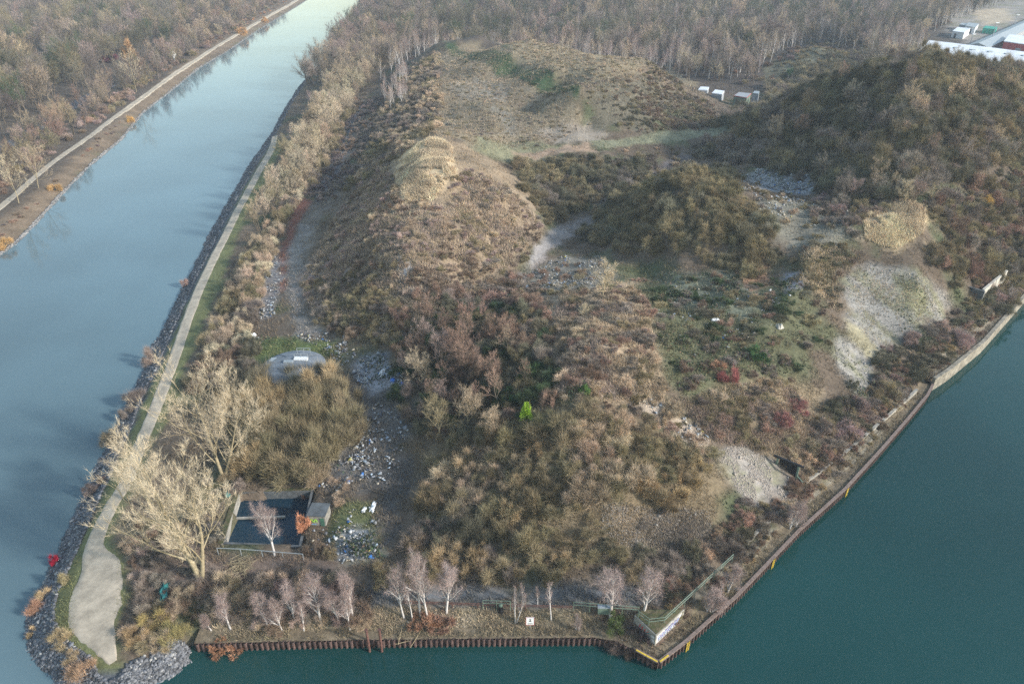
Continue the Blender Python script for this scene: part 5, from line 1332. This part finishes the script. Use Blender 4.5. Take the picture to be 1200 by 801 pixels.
for k in range(6):
    a = pix(1100 + k * 20, 54 + k * 2.3, 10.45); c = np.array(e.location); MB().box((a[0] - c[0], a[1] - c[1], 6.5), (2.0, 2.0, .5)).build('skylight', M['galv'], e)
e, q, hh = bld('site_cabin', 'white flat-roofed cabin nearest the white roof, with a dark doorway', 'cabin', [(1116, 37), (1122, 32.5), (1137, 34), (1130, 39)], 4, 7.4, 'white', 'roofwhite'); openings(e, q, 3, hh, [(.7, 1.5, 2.4, 1.3)], 'glass', 'door'); openings(e, q, 2, hh, [(.5, 2, 1.2, 2.0)])
e, q, hh = bld('site_cabin', 'white cabin standing behind the nearest one, under the wood edge', 'cabin', [(1131, 31), (1135, 27), (1147, 28.5), (1143, 33)], 4, 7.4, 'white', 'galv'); openings(e, q, 3, hh, [(.4, 1.5, 2.4, 1.3), (.75, 1.5, 1.2, 2)], 'glass', 'window')
e, q, hh = bld('site_cabin', 'grey low shed left of the rear white cabin', 'shed', [(1124, 29.5), (1127, 27.5), (1135, 28), (1132, 30.5)], 4, 6.8, 'grey', 'galv')
M['container'] = mat('sea green container paint', (.04, .30, .22), scale=1, var=.15)
e, q, hh = bld('shipping_container', 'sea green container lying in the yard right of the white cabins', 'container', [(1152, 33), (1155, 30.5), (1169, 32), (1167, 35)], 4, 6.8, 'container', 'container', rt=.15); openings(e, q, 3, hh, [(.2, .3, 2.4, 1.3), (.5, .3, 2.4, 1.3), (.8, .3, 2.4, 1.3)], 'green_dk', 'rib')
A, B = pix(1146, 54.5, 7), pix(1250, 7, 7); d = (B - A)[:2]; L = float(np.hypot(*d))
e = empty('conveyor_hall', (A[0], A[1], 4), math.atan2(d[1], d[0])); tag(e, 'long narrow grey roofed hall running diagonally across the yard', 'hall')
MB().prism([(0, -5), (L, -5), (L, 5), (0, 5)], -1, 3).build('wall', M['grey'], e)
MB().add([(-.3, -5.4, 3), (L, -5.4, 3), (L, 0, 4.8), (-.3, 0, 4.8), (-.3, 5.4, 3), (L, 5.4, 3)], [(0, 1, 2, 3), (3, 2, 5, 4), (0, 3, 4), (1, 5, 2)]).build('roof', M['galv'], e)
e, q, hh = bld('workshop', 'red walled workshop with a white roof at the far right edge', 'workshop', [(1176, 49), (1183, 41), (1240, 47), (1232, 57)], 4, 9, 'red', 'roofwhite'); openings(e, q, 3, hh, [(.15, 3, 2.6, 1.6), (.4, 3, 2.6, 1.6), (.65, 3, 2.6, 1.6)], 'grey', 'door')
e, q, hh = bld('green_shed', 'green shed with a red edged roof behind the hill shoulder', 'shed', [(860, 113), (866, 109), (880, 110.5), (875, 115.5)], 4.5, 8, 'green', 'grey'); openings(e, q, 3, hh, [(.3, 1.6, 2.0, 1.4), (.7, 1.4, 1.6, 1.8)]); openings(e, q, 2, hh, [(.5, 1.4, 1.6, 1.8)])
MB().tube([(q[k % 4][0] * 1.01, q[k % 4][1] * 1.01, hh + .2) for k in range(5)], .16, 4).build('fascia', M['red'], e)
e, q, hh = bld('flat_shed', 'low shed with a white roof farthest left behind the plateau shoulder', 'shed', [(818, 106), (821, 102.5), (831, 103), (829, 106.5)], 4.5, 6.3, 'grey', 'roofwhite')
e, q, hh = bld('flat_shed', 'low white roofed shed between the farthest left one and the green shed', 'shed', [(834, 110), (838, 106), (849, 107.5), (846, 111.5)], 4.5, 7, 'grey', 'roofwhite')
e, q, hh = bld('flat_shed', 'small grey shed standing just right of the green shed', 'shed', [(882, 110), (884, 107.5), (890, 108), (889, 111)], 4.5, 7.2, 'grey', 'galv')
for (x, y0, y1, lab) in ((1187, 35, 20.5, 'tall lamp post with a white head at the far yard edge'), (1160, 53, 31, 'lamp post in front of the long grey hall'), (1137, 52, 42, 'short lamp post between the white cabins and the white roof')):
    p = pix(x, y0, 4); h_ = (y0 - y1) / F * math.hypot(p[1], 66) * 1.02
    e = empty('lamp_post', tuple(p)); tag(e, lab, 'lamp post', 'lamp posts in the far yard')
    MB().tube([(0, 0, 0), (0, 0, h_)], [.22, .14], 6).build('post', M['galv'], e); MB().box((.4, 0, h_), (1.8, .7, .35)).build('lamp_head', M['white'], e)
# white board beside the far towpath
p = hit(205, 72); e = empty('bank_board', tuple(p), R(10)); tag(e, 'white diamond board on a post beside the towpath of the left bank', 'sign')
MB().tube([(0, 0, -.3), (0, 0, 3.0)], .12, 8).build('post', M['galv'], e)
MB().add([(0, -.15, 1.4), (1.35, -.15, 3.4), (0, -.15, 5.4), (-1.35, -.15, 3.4), (0, -.05, 1.4), (1.35, -.05, 3.4), (0, -.05, 5.4), (-1.35, -.05, 3.4)], [(0, 1, 2, 3), (7, 6, 5, 4), (0, 4, 5, 1), (1, 5, 6, 2), (2, 6, 7, 3), (3, 7, 4, 0)]).build('board', M['white'], e)
# felled trunk beside the far towpath
p = hit(281, 30); o = MB().tube([(-4, 0, .5), (0, .4, .7), (4, .2, .5)], [.5, .4, .25], 7).tube([(0, .4, .7), (2, 2.2, 1.4)], [.2, .1], 5).build('fallen_trunk', M['bark_pale'], loc=tuple(p)); tag(o, 'pale fallen trunk lying beside the far towpath', 'fallen trunk')

# ------------------------------------------------------------------ trees placed one by one
P_POP = dict(maxlev=4, n=[9, 7, 6, 4], lo=[.18, .22, .2, .2], ang=[.95, .72, .62, .6], rk=.5, lr=[.78, .58, .52, .5], taper=[.4, .4, .4, .3], wob=[.05, .09, .12, .15], trop=[.05, .09, .07, .05], ntw=5, twl=.95, tww=.024, twfwd=1.3, twup=.2)
def one_tree(name, label, cat, px, py, h, P, seed, r0, bark, tint, lean=(0, 0), group=None, stems=1, rz=0, wscale=1.0):
    p = hit(px, py); t = Tree(seed); rr = random.Random(seed)
    for k in range(stems):
        lx = lean[0] + (0 if k == 0 else (.42 if k % 2 else -.38)) ; ly = lean[1] + rr.uniform(-.1, .1) * (k > 0)
        t.grow(Vector((.1 * k, 0, -.3)), Vector((lx, ly, 1)).normalized(), h * (.80 - .12 * k), r0 * (1 - .2 * k), 0, P)
    qv, qd, tv, tf, tc = t.data()
    top = max(tv[:, 2].max(), 1e-3); s = h / top
    e = empty(name, tuple(p), rz); e.scale = (s * wscale, s * wscale, s); tag(e, label, cat, group)
    link('trunk', np_mesh('trunk', qv, qd, M[bark], smooth=True), parent=e)
    o = link('crown', np_mesh('crown', tv, tf, M['twig'], tc), parent=e); o['tint'] = list(tint)
    return e
pale = (.56, .47, .33)
one_tree('poplar_tree', 'big pale golden tree leaning left with a thick forked trunk beside the towpath bay', 'tree', 236, 680, 21.5, P_POP, 11, .5, 'bark_pale', pale, (-.16, .08), 'pale poplars beside the towpath', 2)
one_tree('poplar_tree', 'pale golden tree with a rounded crown behind the big leaning one, left of the copse', 'tree', 262, 560, 20.5, P_POP, 12, .34, 'bark_pale', (.53, .44, .31), (-.05, .05), 'pale poplars beside the towpath', 2)
one_tree('poplar_tree', 'pale slender tree nearest the towpath edge, left of the two big pale crowns', 'tree', 178, 598, 11.0, P_POP, 13, .26, 'bark_pale', (.53, .44, .31), (-.12, .1), 'pale poplars beside the towpath', 1)
def hfrom(px, py, ptop):
    p = hit(px, py); lo, hi = 0, 40
    for _ in range(30):
        m_ = (lo + hi) / 2
        if proj(p[0], p[1], p[2] + m_)[1] > ptop: lo = m_
        else: hi = m_
    return lo
P_BN = dict(P_BIRCH, n=[15, 7, 4], ntw=7, tww=.015, twl=.75)
P_BS = dict(P_BIRCH, n=[9, 4, 3], lo=[.4, .25, .2], ntw=6, twl=.6, tww=.015, lr=[.28, .5, .55])
BL = [(715, 722, 655, 1.15, 1, 'wide birch with spreading white limbs behind the double green railing', -.03), (754, 722, 657, .95, 1, 'birch leaning over the green railing corner above the graffitied wall', .05),
 (474, 724, 655, .7, 1, 'birch with a left-leaning white stem at the left of the quay birch clump', -.14), (493, 722, 640, .8, 1, 'tallest white birch in the middle of the quay clump', -.06), (501, 726, 648, .7, 1, 'upright birch just right of the tallest one in the quay clump', .0),
 (523, 718, 658, .95, 1, 'bushy birch at the right end of the quay clump', .02), (484, 728, 680, .5, 1, 'short thin birch at the foot of the quay clump', -.1),
 (604, 730, 682, .5, 2, 'small forked birch just left of the notice board', 0), (613, 710, 680, .45, 1, 'thin birch behind the pipe barrier above the notice board', 0), (630, 709, 683, .4, 1, 'thinnest birch behind the pipe barrier right of the notice board', 0),
 (646, 726, 677, .55, 1, 'slim birch with a crooked stem right of the notice board', -.08), (675, 746, 716, .55, 2, 'low twin-stemmed birch on the quay edge right of the notice board', -.08),
 (411, 740, 690, .7, 1, 'birch at the quay edge left of the rusty posts', -.12), (413, 723, 668, .75, 1, 'birch standing behind the one at the quay edge left of the rusty posts', .0),
 (250, 740, 718, .7, 1, 'low slanting birch at the left end of the quay fringe', -.5), (271, 738, 700, .8, 1, 'birch with two slanting stems in the left quay fringe', -.25), (316, 735, 690, .8, 1, 'birch with an arching stem in the quay fringe', -.2),
 (332, 740, 697, .7, 1, 'birch with a bent stem near the middle of the quay fringe', -.22), (346, 728, 675, .9, 1, 'birch with a forked white stem below the basin', -.1), (377, 731, 672, 1.0, 1, 'broad pinkish birch in the quay fringe right of the basin', -.05),
 (399, 732, 690, .8, 1, 'slanting birch at the right of the broad pinkish one', -.2), (357, 742, 705, .6, 1, 'small birch on the quay edge below the broad pinkish one', -.1),
 (322, 651, 588, .9, 1, 'pinkish birch standing in front of the dark basin water', -.06),
 (923, 626, 580, .75, 1, 'left white birch of the pair on the harbour verge below the gravel', .03), (928, 625, 588, .7, 1, 'right-leaning white birch of the pair on the harbour verge', .25),
 (850, 698, 655, .85, 1, 'white birch on the harbour verge beside the end of the green railing', .06), (825, 722, 684, .9, 2, 'leaning twin birch on the harbour verge nearest the quay corner', .18),
 (838, 712, 678, .6, 1, 'slim birch between the leaning twin birch and the railing end birch', .1)]
for i, (x, y, yt, ws, st, lab, ln) in enumerate(BL):
    h_ = hfrom(x, y, yt)
    one_tree('birch_tree', lab, 'birch tree', x, y, h_, P_BN if ws > .65 else P_BS, 500 + i, .10 + h_ * .008, 'birch', np.array((.35, .265, .235)) * random.uniform(.85, 1.15), (ln, .05), 'birches along the quay', st, 0, ws * (1.15 if st == 1 else 1))
for i, (x, y, yt, tn, lab) in enumerate([(545, 440, 395, 'russet', 'russet small tree rising from the dark hollow'), (575, 455, 410, 'russet', 'russet small tree at the right of the dark hollow'), (520, 430, 385, 'pink', 'spreading reddish small tree in the upper dark hollow'),
      (548, 498, 450, 'tan', 'pale tan small tree in front of the dark hollow'), (575, 512, 470, 'tan', 'tan small tree between the dark hollow and the yellow-green conifer'), (515, 512, 460, 'olive', 'olive-brown small tree at the lower left of the dark hollow'), (500, 385, 340, 'russet', 'russet small tree at the top left of the dark hollow'),
      (907, 172, 128, 'tan', 'solitary tan tree standing out on the dark hillside above the rubbish heap'), (935, 165, 130, 'russet', 'russet tree right of the solitary tan one on the dark hillside'), (22, 238, 175, 'pale', 'pale tree beside the far towpath at the left edge of the view'), (45, 220, 165, 'tan', 'tan tree beside the far towpath next to the pale one at the left edge'),
      (160, 108, 50, 'pale', 'tall olive tree close to the far towpath left of the white bank board'), (705, 350, 300, 'pale', 'pale dead tree on the crest left of the bramble terrace'), (1060, 240, 205, 'pale', 'pale bushy tree above the straw patch'), (1090, 235, 200, 'greyb', 'grey-brown tree right of the pale one above the straw patch')]):
    one_tree('bare_tree', lab, 'tree', x, y, hfrom(x, y, yt), P_BARE, 700 + i, .16, 'bark' if tn in ('russet', 'pink') else 'bark_pale', np.array(T[tn]) * 1.35, (random.uniform(-.1, .1), .05), 'single trees standing out of the scrub', 1, random.uniform(0, 6), 1.0)

# ------------------------------------------------------------------ shrubs placed one by one
def leafy(seed, n=2600):
    V, Fc, c = shrub_form(seed, n, 1.0, .2); r = np.random.default_rng(seed)
    t = V.reshape(-1, 3, 3); mid = t.mean(1, keepdims=True); side = t[:, 1] - t[:, 0]
    t[:, 0] -= side * 1.2; t[:, 1] += side * 1.2; t[:, 2] = mid[:, 0] + (t[:, 2] - mid[:, 0]) * .6
    return t.reshape(-1, 3), Fc, c
LEAFY = [np_mesh('leafy_shrub', *leafy(900 + i)[:2], M['twig'], leafy(900 + i)[2]) for i in range(2)]
def cone_crown(seed, n=3600):
    r = np.random.default_rng(seed); h = r.random(n) ** .8 * .95; a = r.uniform(0, 2 * PI, n)
    rad = (1 - h) ** .75 * (.78 + .22 * np.sin(a * 3 + h * 9)) * r.uniform(.55, 1.0, n)
    o = np.column_stack([np.cos(a), np.sin(a), np.zeros(n)]); b = o * (rad * .8)[:, None]; b[:, 2] = h
    d = unit(o + (0, 0, .5) + r.normal(size=(n, 3)) * .3)
    V, Fc = blades(b, d, r.uniform(.1, .24, n), r.uniform(.03, .06, n), seed)
    return V, Fc, np.repeat(r.uniform(.6, 1.4, n), 3)[:, None] * np.ones(3)
cc_v = cone_crown(77); CONE = np_mesh('crown', cc_v[0], cc_v[1], M['twig'], cc_v[2])
for i, (x, y, r_, hh_, tn, form, nm, cat, lab) in enumerate([
    (617, 494, 1.5, 3.0, (.42, .60, .07), 'L', 'conifer', 'conifer', 'bright yellow-green conifer standing alone in the brown scrub'),
    (685, 462, .9, 1.6, (.12, .20, .06), 'L', 'evergreen_shrub', 'shrub', 'small green evergreen shrub right of the yellow-green conifer'),
    (65, 661, .85, 1.3, (.42, .02, .05), 'S', 'dogwood_shrub', 'shrub', 'bright red-stemmed shrub on the riprap beside the water'),
    (75, 682, 1.0, 1.2, (.36, .30, .17), 'S', 'bare_shrub', 'shrub', 'straw-coloured shrub on the riprap just below the red-stemmed one'),
    (42, 716, 1.2, 1.7, (.42, .25, .17), 'S', 'bare_shrub', 'shrub', 'pinkish-orange shrub on the water edge near the headland tip'),
    (38, 742, .8, .8, (.62, .45, .26), 'S', 'reed_tuft', 'reeds', 'pale straw reed tuft at the outermost water edge of the tip'),
    (50, 700, 1.0, 1.2, (.52, .38, .22), 'S', 'reed_tuft', 'reeds', 'straw reed tuft above the pinkish-orange shrub at the tip'),
    (130, 518, 1.7, 2.2, (.30, .24, .16), 'S', 'bare_shrub', 'shrub', 'tan bush hanging over the canal from the riprap, left of the pale trees'),
    (105, 580, 1.2, 1.6, (.22, .17, .15), 'S', 'bare_shrub', 'shrub', 'dark grey bush on the riprap left of the lower pale tree'),
    (120, 565, .9, 1.1, (.20, .15, .14), 'S', 'bare_shrub', 'shrub', 'small dark bush on the riprap next to the dark grey one'),
    (176, 425, 1.9, 2.6, (.30, .23, .19), 'S', 'bare_shrub', 'shrub', 'pinkish-brown bush on the canal edge left of the towpath straight'),
    (160, 470, 2.0, 2.4, (.21, .17, .15), 'S', 'bare_shrub', 'shrub', 'large dark bush on the canal edge below the pinkish-brown one'),
    (150, 488, 1.5, 1.8, (.22, .18, .15), 'S', 'bare_shrub', 'shrub', 'dark bush on the canal edge between the tan bush and the large dark one'),
    (218, 335, 1.0, 1.6, (.36, .24, .20), 'S', 'bare_shrub', 'shrub', 'pink bush on the canal edge halfway up the towpath straight'),
    (72, 752, 1.5, 1.4, (.40, .31, .18), 'S', 'bare_shrub', 'shrub', 'olive-tan bush on the tip left of the gravel bay'),
    (102, 790, 1.8, 1.6, (.42, .28, .18), 'S', 'bare_shrub', 'shrub', 'reddish-tan bush on the tip below the gravel bay'),
    (85, 775, 1.2, 1.2, (.42, .32, .2), 'S', 'bare_shrub', 'shrub', 'tan bush on the tip between the olive-tan and the reddish-tan ones'),
    (258, 760, 1.4, 1.3, (.36, .19, .11), 'L', 'beech_shrub', 'shrub', 'left one of the two orange-leaved shrubs overhanging the left end of the sheet piling'),
    (276, 759, 1.3, 1.1, (.37, .20, .12), 'L', 'beech_shrub', 'shrub', 'right one of the two orange-leaved shrubs at the left end of the sheet piling'),
    (357, 620, 1.1, 2.3, (.50, .24, .14), 'L', 'beech_shrub', 'shrub', 'orange-leaved young tree between the basin and the small hut'),
    (362, 588, .9, 1.4, (.40, .22, .15), 'L', 'beech_shrub', 'shrub', 'brown-orange leaved shrub at the far right corner of the basin'),
    (495, 730, 1.6, 1.4, (.30, .17, .11), 'L', 'beech_shrub', 'shrub', 'rusty-leaved low shrub at the foot of the quay birch clump'),
    (520, 732, 1.5, 1.2, (.29, .17, .12), 'L', 'beech_shrub', 'shrub', 'rusty-leaved low shrub at the right foot of the quay birch clump'),
    (722, 735, 1.5, 1.7, (.14, .18, .07), 'S', 'evergreen_shrub', 'shrub', 'green bush at the foot of the wide birch near the quay corner'),
    (722, 757, 1.5, 1.3, (.17, .13, .11), 'S', 'bare_shrub', 'shrub', 'dark tangled bush overhanging the water left of the quay corner'),
    (738, 766, 1.1, 1.0, (.19, .14, .11), 'S', 'bare_shrub', 'shrub', 'smaller dark bush overhanging the short sheet pile return'),
    (65, 224, 2.0, 2.4, (.45, .28, .12), 'S', 'orange_bush', 'shrub', 'orange bush on the left bank verge nearest the left edge'),
    (5, 290, 2.2, 2.4, (.48, .30, .13), 'S', 'orange_bush', 'shrub', 'orange bush at the very left edge above the canal'),
    (153, 143, 1.8, 2.2, (.56, .34, .12), 'S', 'orange_bush', 'shrub', 'orange bush midway along the left bank verge'),
    (285, 42, 4.0, 4.4, (.52, .30, .13), 'S', 'orange_bush', 'shrub', 'large orange bush on the left bank verge past the white bank board'),
    (310, 27, 2.8, 3.4, (.54, .30, .12), 'S', 'orange_bush', 'shrub', 'farthest orange bush on the left bank verge'),
    (155, 75, 4.0, 11, (.40, .24, .12), 'S', 'beech_tree', 'tree', 'tree still holding orange-brown leaves in the left bank wood'),
    (128, 72, 5.0, 4.0, (.22, .06, .08), 'S', 'bare_shrub', 'shrub', 'dark crimson thicket at the edge of the left bank wood'),
    (853, 446, 2.0, 2.1, (.34, .13, .12), 'S', 'bare_shrub', 'shrub', 'crimson-brown bush at the front of the bramble terrace'),
    (840, 432, 1.4, 1.5, (.42, .25, .16), 'S', 'bare_shrub', 'shrub', 'russet bush just behind the crimson-brown bush'),
    (935, 480, 2.0, 1.8, (.36, .16, .15), 'S', 'bare_shrub', 'shrub', 'crimson-pink bush on the slope right of the crimson-brown bush'),
    (915, 495, 1.7, 1.5, (.34, .17, .15), 'S', 'bare_shrub', 'shrub', 'dull crimson bush lower on the slope right of the bramble terrace'),
    (885, 420, 2.0, 1.8, (.07, .13, .05), 'L', 'evergreen_shrub', 'shrub', 'dark green evergreen clump on the bramble terrace'),
    (600, 470, 2.0, 1.6, (.05, .085, .035), 'L', 'evergreen_shrub', 'shrub', 'dark ivy clump just behind the yellow-green conifer'),
    (625, 440, 2.4, 2.0, (.05, .085, .035), 'L', 'evergreen_shrub', 'shrub', 'large dark ivy clump in the hollow above the conifer'),
    (555, 375, 2.2, 2.0, (.05, .08, .04), 'L', 'evergreen_shrub', 'shrub', 'dark ivy clump at the top of the dark hollow'),
    (488, 440, 2.0, 1.5, (.05, .08, .04), 'L', 'evergreen_shrub', 'shrub', 'dark ivy clump above the bright blue bag'),
    (924, 92, 2.4, 4.2, (.06, .12, .05), 'L', 'evergreen_shrub', 'shrub', 'dark evergreen at the foot of the small green mound'),
    (1142, 165, 2.6, 3.0, (.55, .42, .22), 'S', 'reed_tuft', 'grass clump', 'pale straw clump high on the big wooded hill'),
    (1154, 240, 1.6, 2.0, (.55, .38, .14), 'S', 'bare_shrub', 'shrub', 'yellowish bush on the right-hand hillside'),
    (185, 730, 1.8, 1.8, (.36, .28, .12), 'S', 'bare_shrub', 'shrub', 'golden bush right of the gravel bay above the riprap'),
    (205, 745, 1.9, 1.9, (.34, .29, .13), 'S', 'bare_shrub', 'shrub', 'golden-green bush left of the sheet piling end'),
    (160, 748, 1.6, 1.5, (.38, .27, .15), 'S', 'bare_shrub', 'shrub', 'tan bush nearest the right side of the gravel bay mouth')]):
    p = hit(x, y); me = LEAFY[i % 2] if form == 'L' else SHRUBS[i % 7]
    if nm in ('conifer', 'beech_tree'):
        e = empty(nm, (p[0], p[1], p[2] - .1), i * 1.3); tag(e, lab, cat)
        MB().tube([(0, 0, -.2), (0, 0, hh_ * .8)], [.14 if nm == 'conifer' else .3, .04], 6).build('trunk', M['bark'], e)
        o = link('crown', CONE if nm == 'conifer' else LEAFY[0], parent=e); o.scale = (r_, r_, hh_ * (1 if nm == 'conifer' else .75)); o.location = (0, 0, .1 if nm == 'conifer' else hh_ * .3); o['tint'] = list(tn)
        if nm == 'conifer':
            o2_ = MB().tube([(.35, 0, hh_ * .8), (.4, 0, hh_ * 1.25)], [.16, .02], 6).build('leading_shoot', M['moss'], e)
    else:
        o = link(nm, me); o.location = (p[0], p[1], p[2] - .1); o.scale = (r_, r_, hh_); o.rotation_euler = (0, 0, i * 1.3); o['tint'] = list(tn); tag(o, lab, cat)
# ------------------------------------------------------------------ light
SUN_AZ = R(-22)   # direction towards the sun, from +X, turned a little towards the camera
SUN_EL = R(24)
world = bpy.data.worlds.new('World'); scene.world = world; world.use_nodes = True
nt = world.node_tree; bg = nt.nodes['Background']
sky = nt.nodes.new('ShaderNodeTexSky'); sky.sky_type = 'NISHITA'; sky.sun_disc = False
sky.sun_elevation = SUN_EL; sky.sun_rotation = PI / 2 - SUN_AZ
sky.air_density = 1.5; sky.dust_density = .8; sky.ozone_density = 1.0
nt.links.new(sky.outputs['Color'], bg.inputs['Color']); bg.inputs['Strength'].default_value = .13
sd = bpy.data.lights.new('sun', 'SUN'); sd.energy = 2.7; sd.angle = R(4); sd.color = (1, .97, .93)
so = bpy.data.objects.new('sun', sd); COL.objects.link(so); so.location = (100, -40, 120)
dv = Vector((math.cos(SUN_EL) * math.cos(SUN_AZ), math.cos(SUN_EL) * math.sin(SUN_AZ), math.sin(SUN_EL)))
so.rotation_euler = (-dv).to_track_quat('-Z', 'Y').to_euler()

hz = MB().box((0, 2100, 34), (7300, 4900, 78))
hm = bpy.data.materials.new('haze air'); hm.use_nodes = True
n = hm.node_tree.nodes; n.remove(n['Principled BSDF'])
pv = n.new('ShaderNodeVolumePrincipled'); pv.inputs['Color'].default_value = (.74, .87, 1, 1); pv.inputs['Density'].default_value = HAZE
hm.node_tree.links.new(pv.outputs['Volume'], n['Material Output'].inputs['Volume'])
if HAZE > 0: tag(hz.build('haze', hm), kind='stuff')

vs = scene.view_settings; vs.view_transform = 'Standard'; vs.look = 'None'; vs.gamma = 1; vs.use_curve_mapping = False
vs.exposure = EXPO
scene.cycles.max_bounces = 4; scene.cycles.diffuse_bounces = 2; scene.cycles.glossy_bounces = 2
scene.cycles.transmission_bounces = 2; scene.cycles.volume_bounces = 0
scene.cycles.use_denoising = DENOISE; scene.cycles.use_adaptive_sampling = False; scene.cycles.sample_clamp_direct = 8; scene.cycles.sample_clamp_indirect = 2
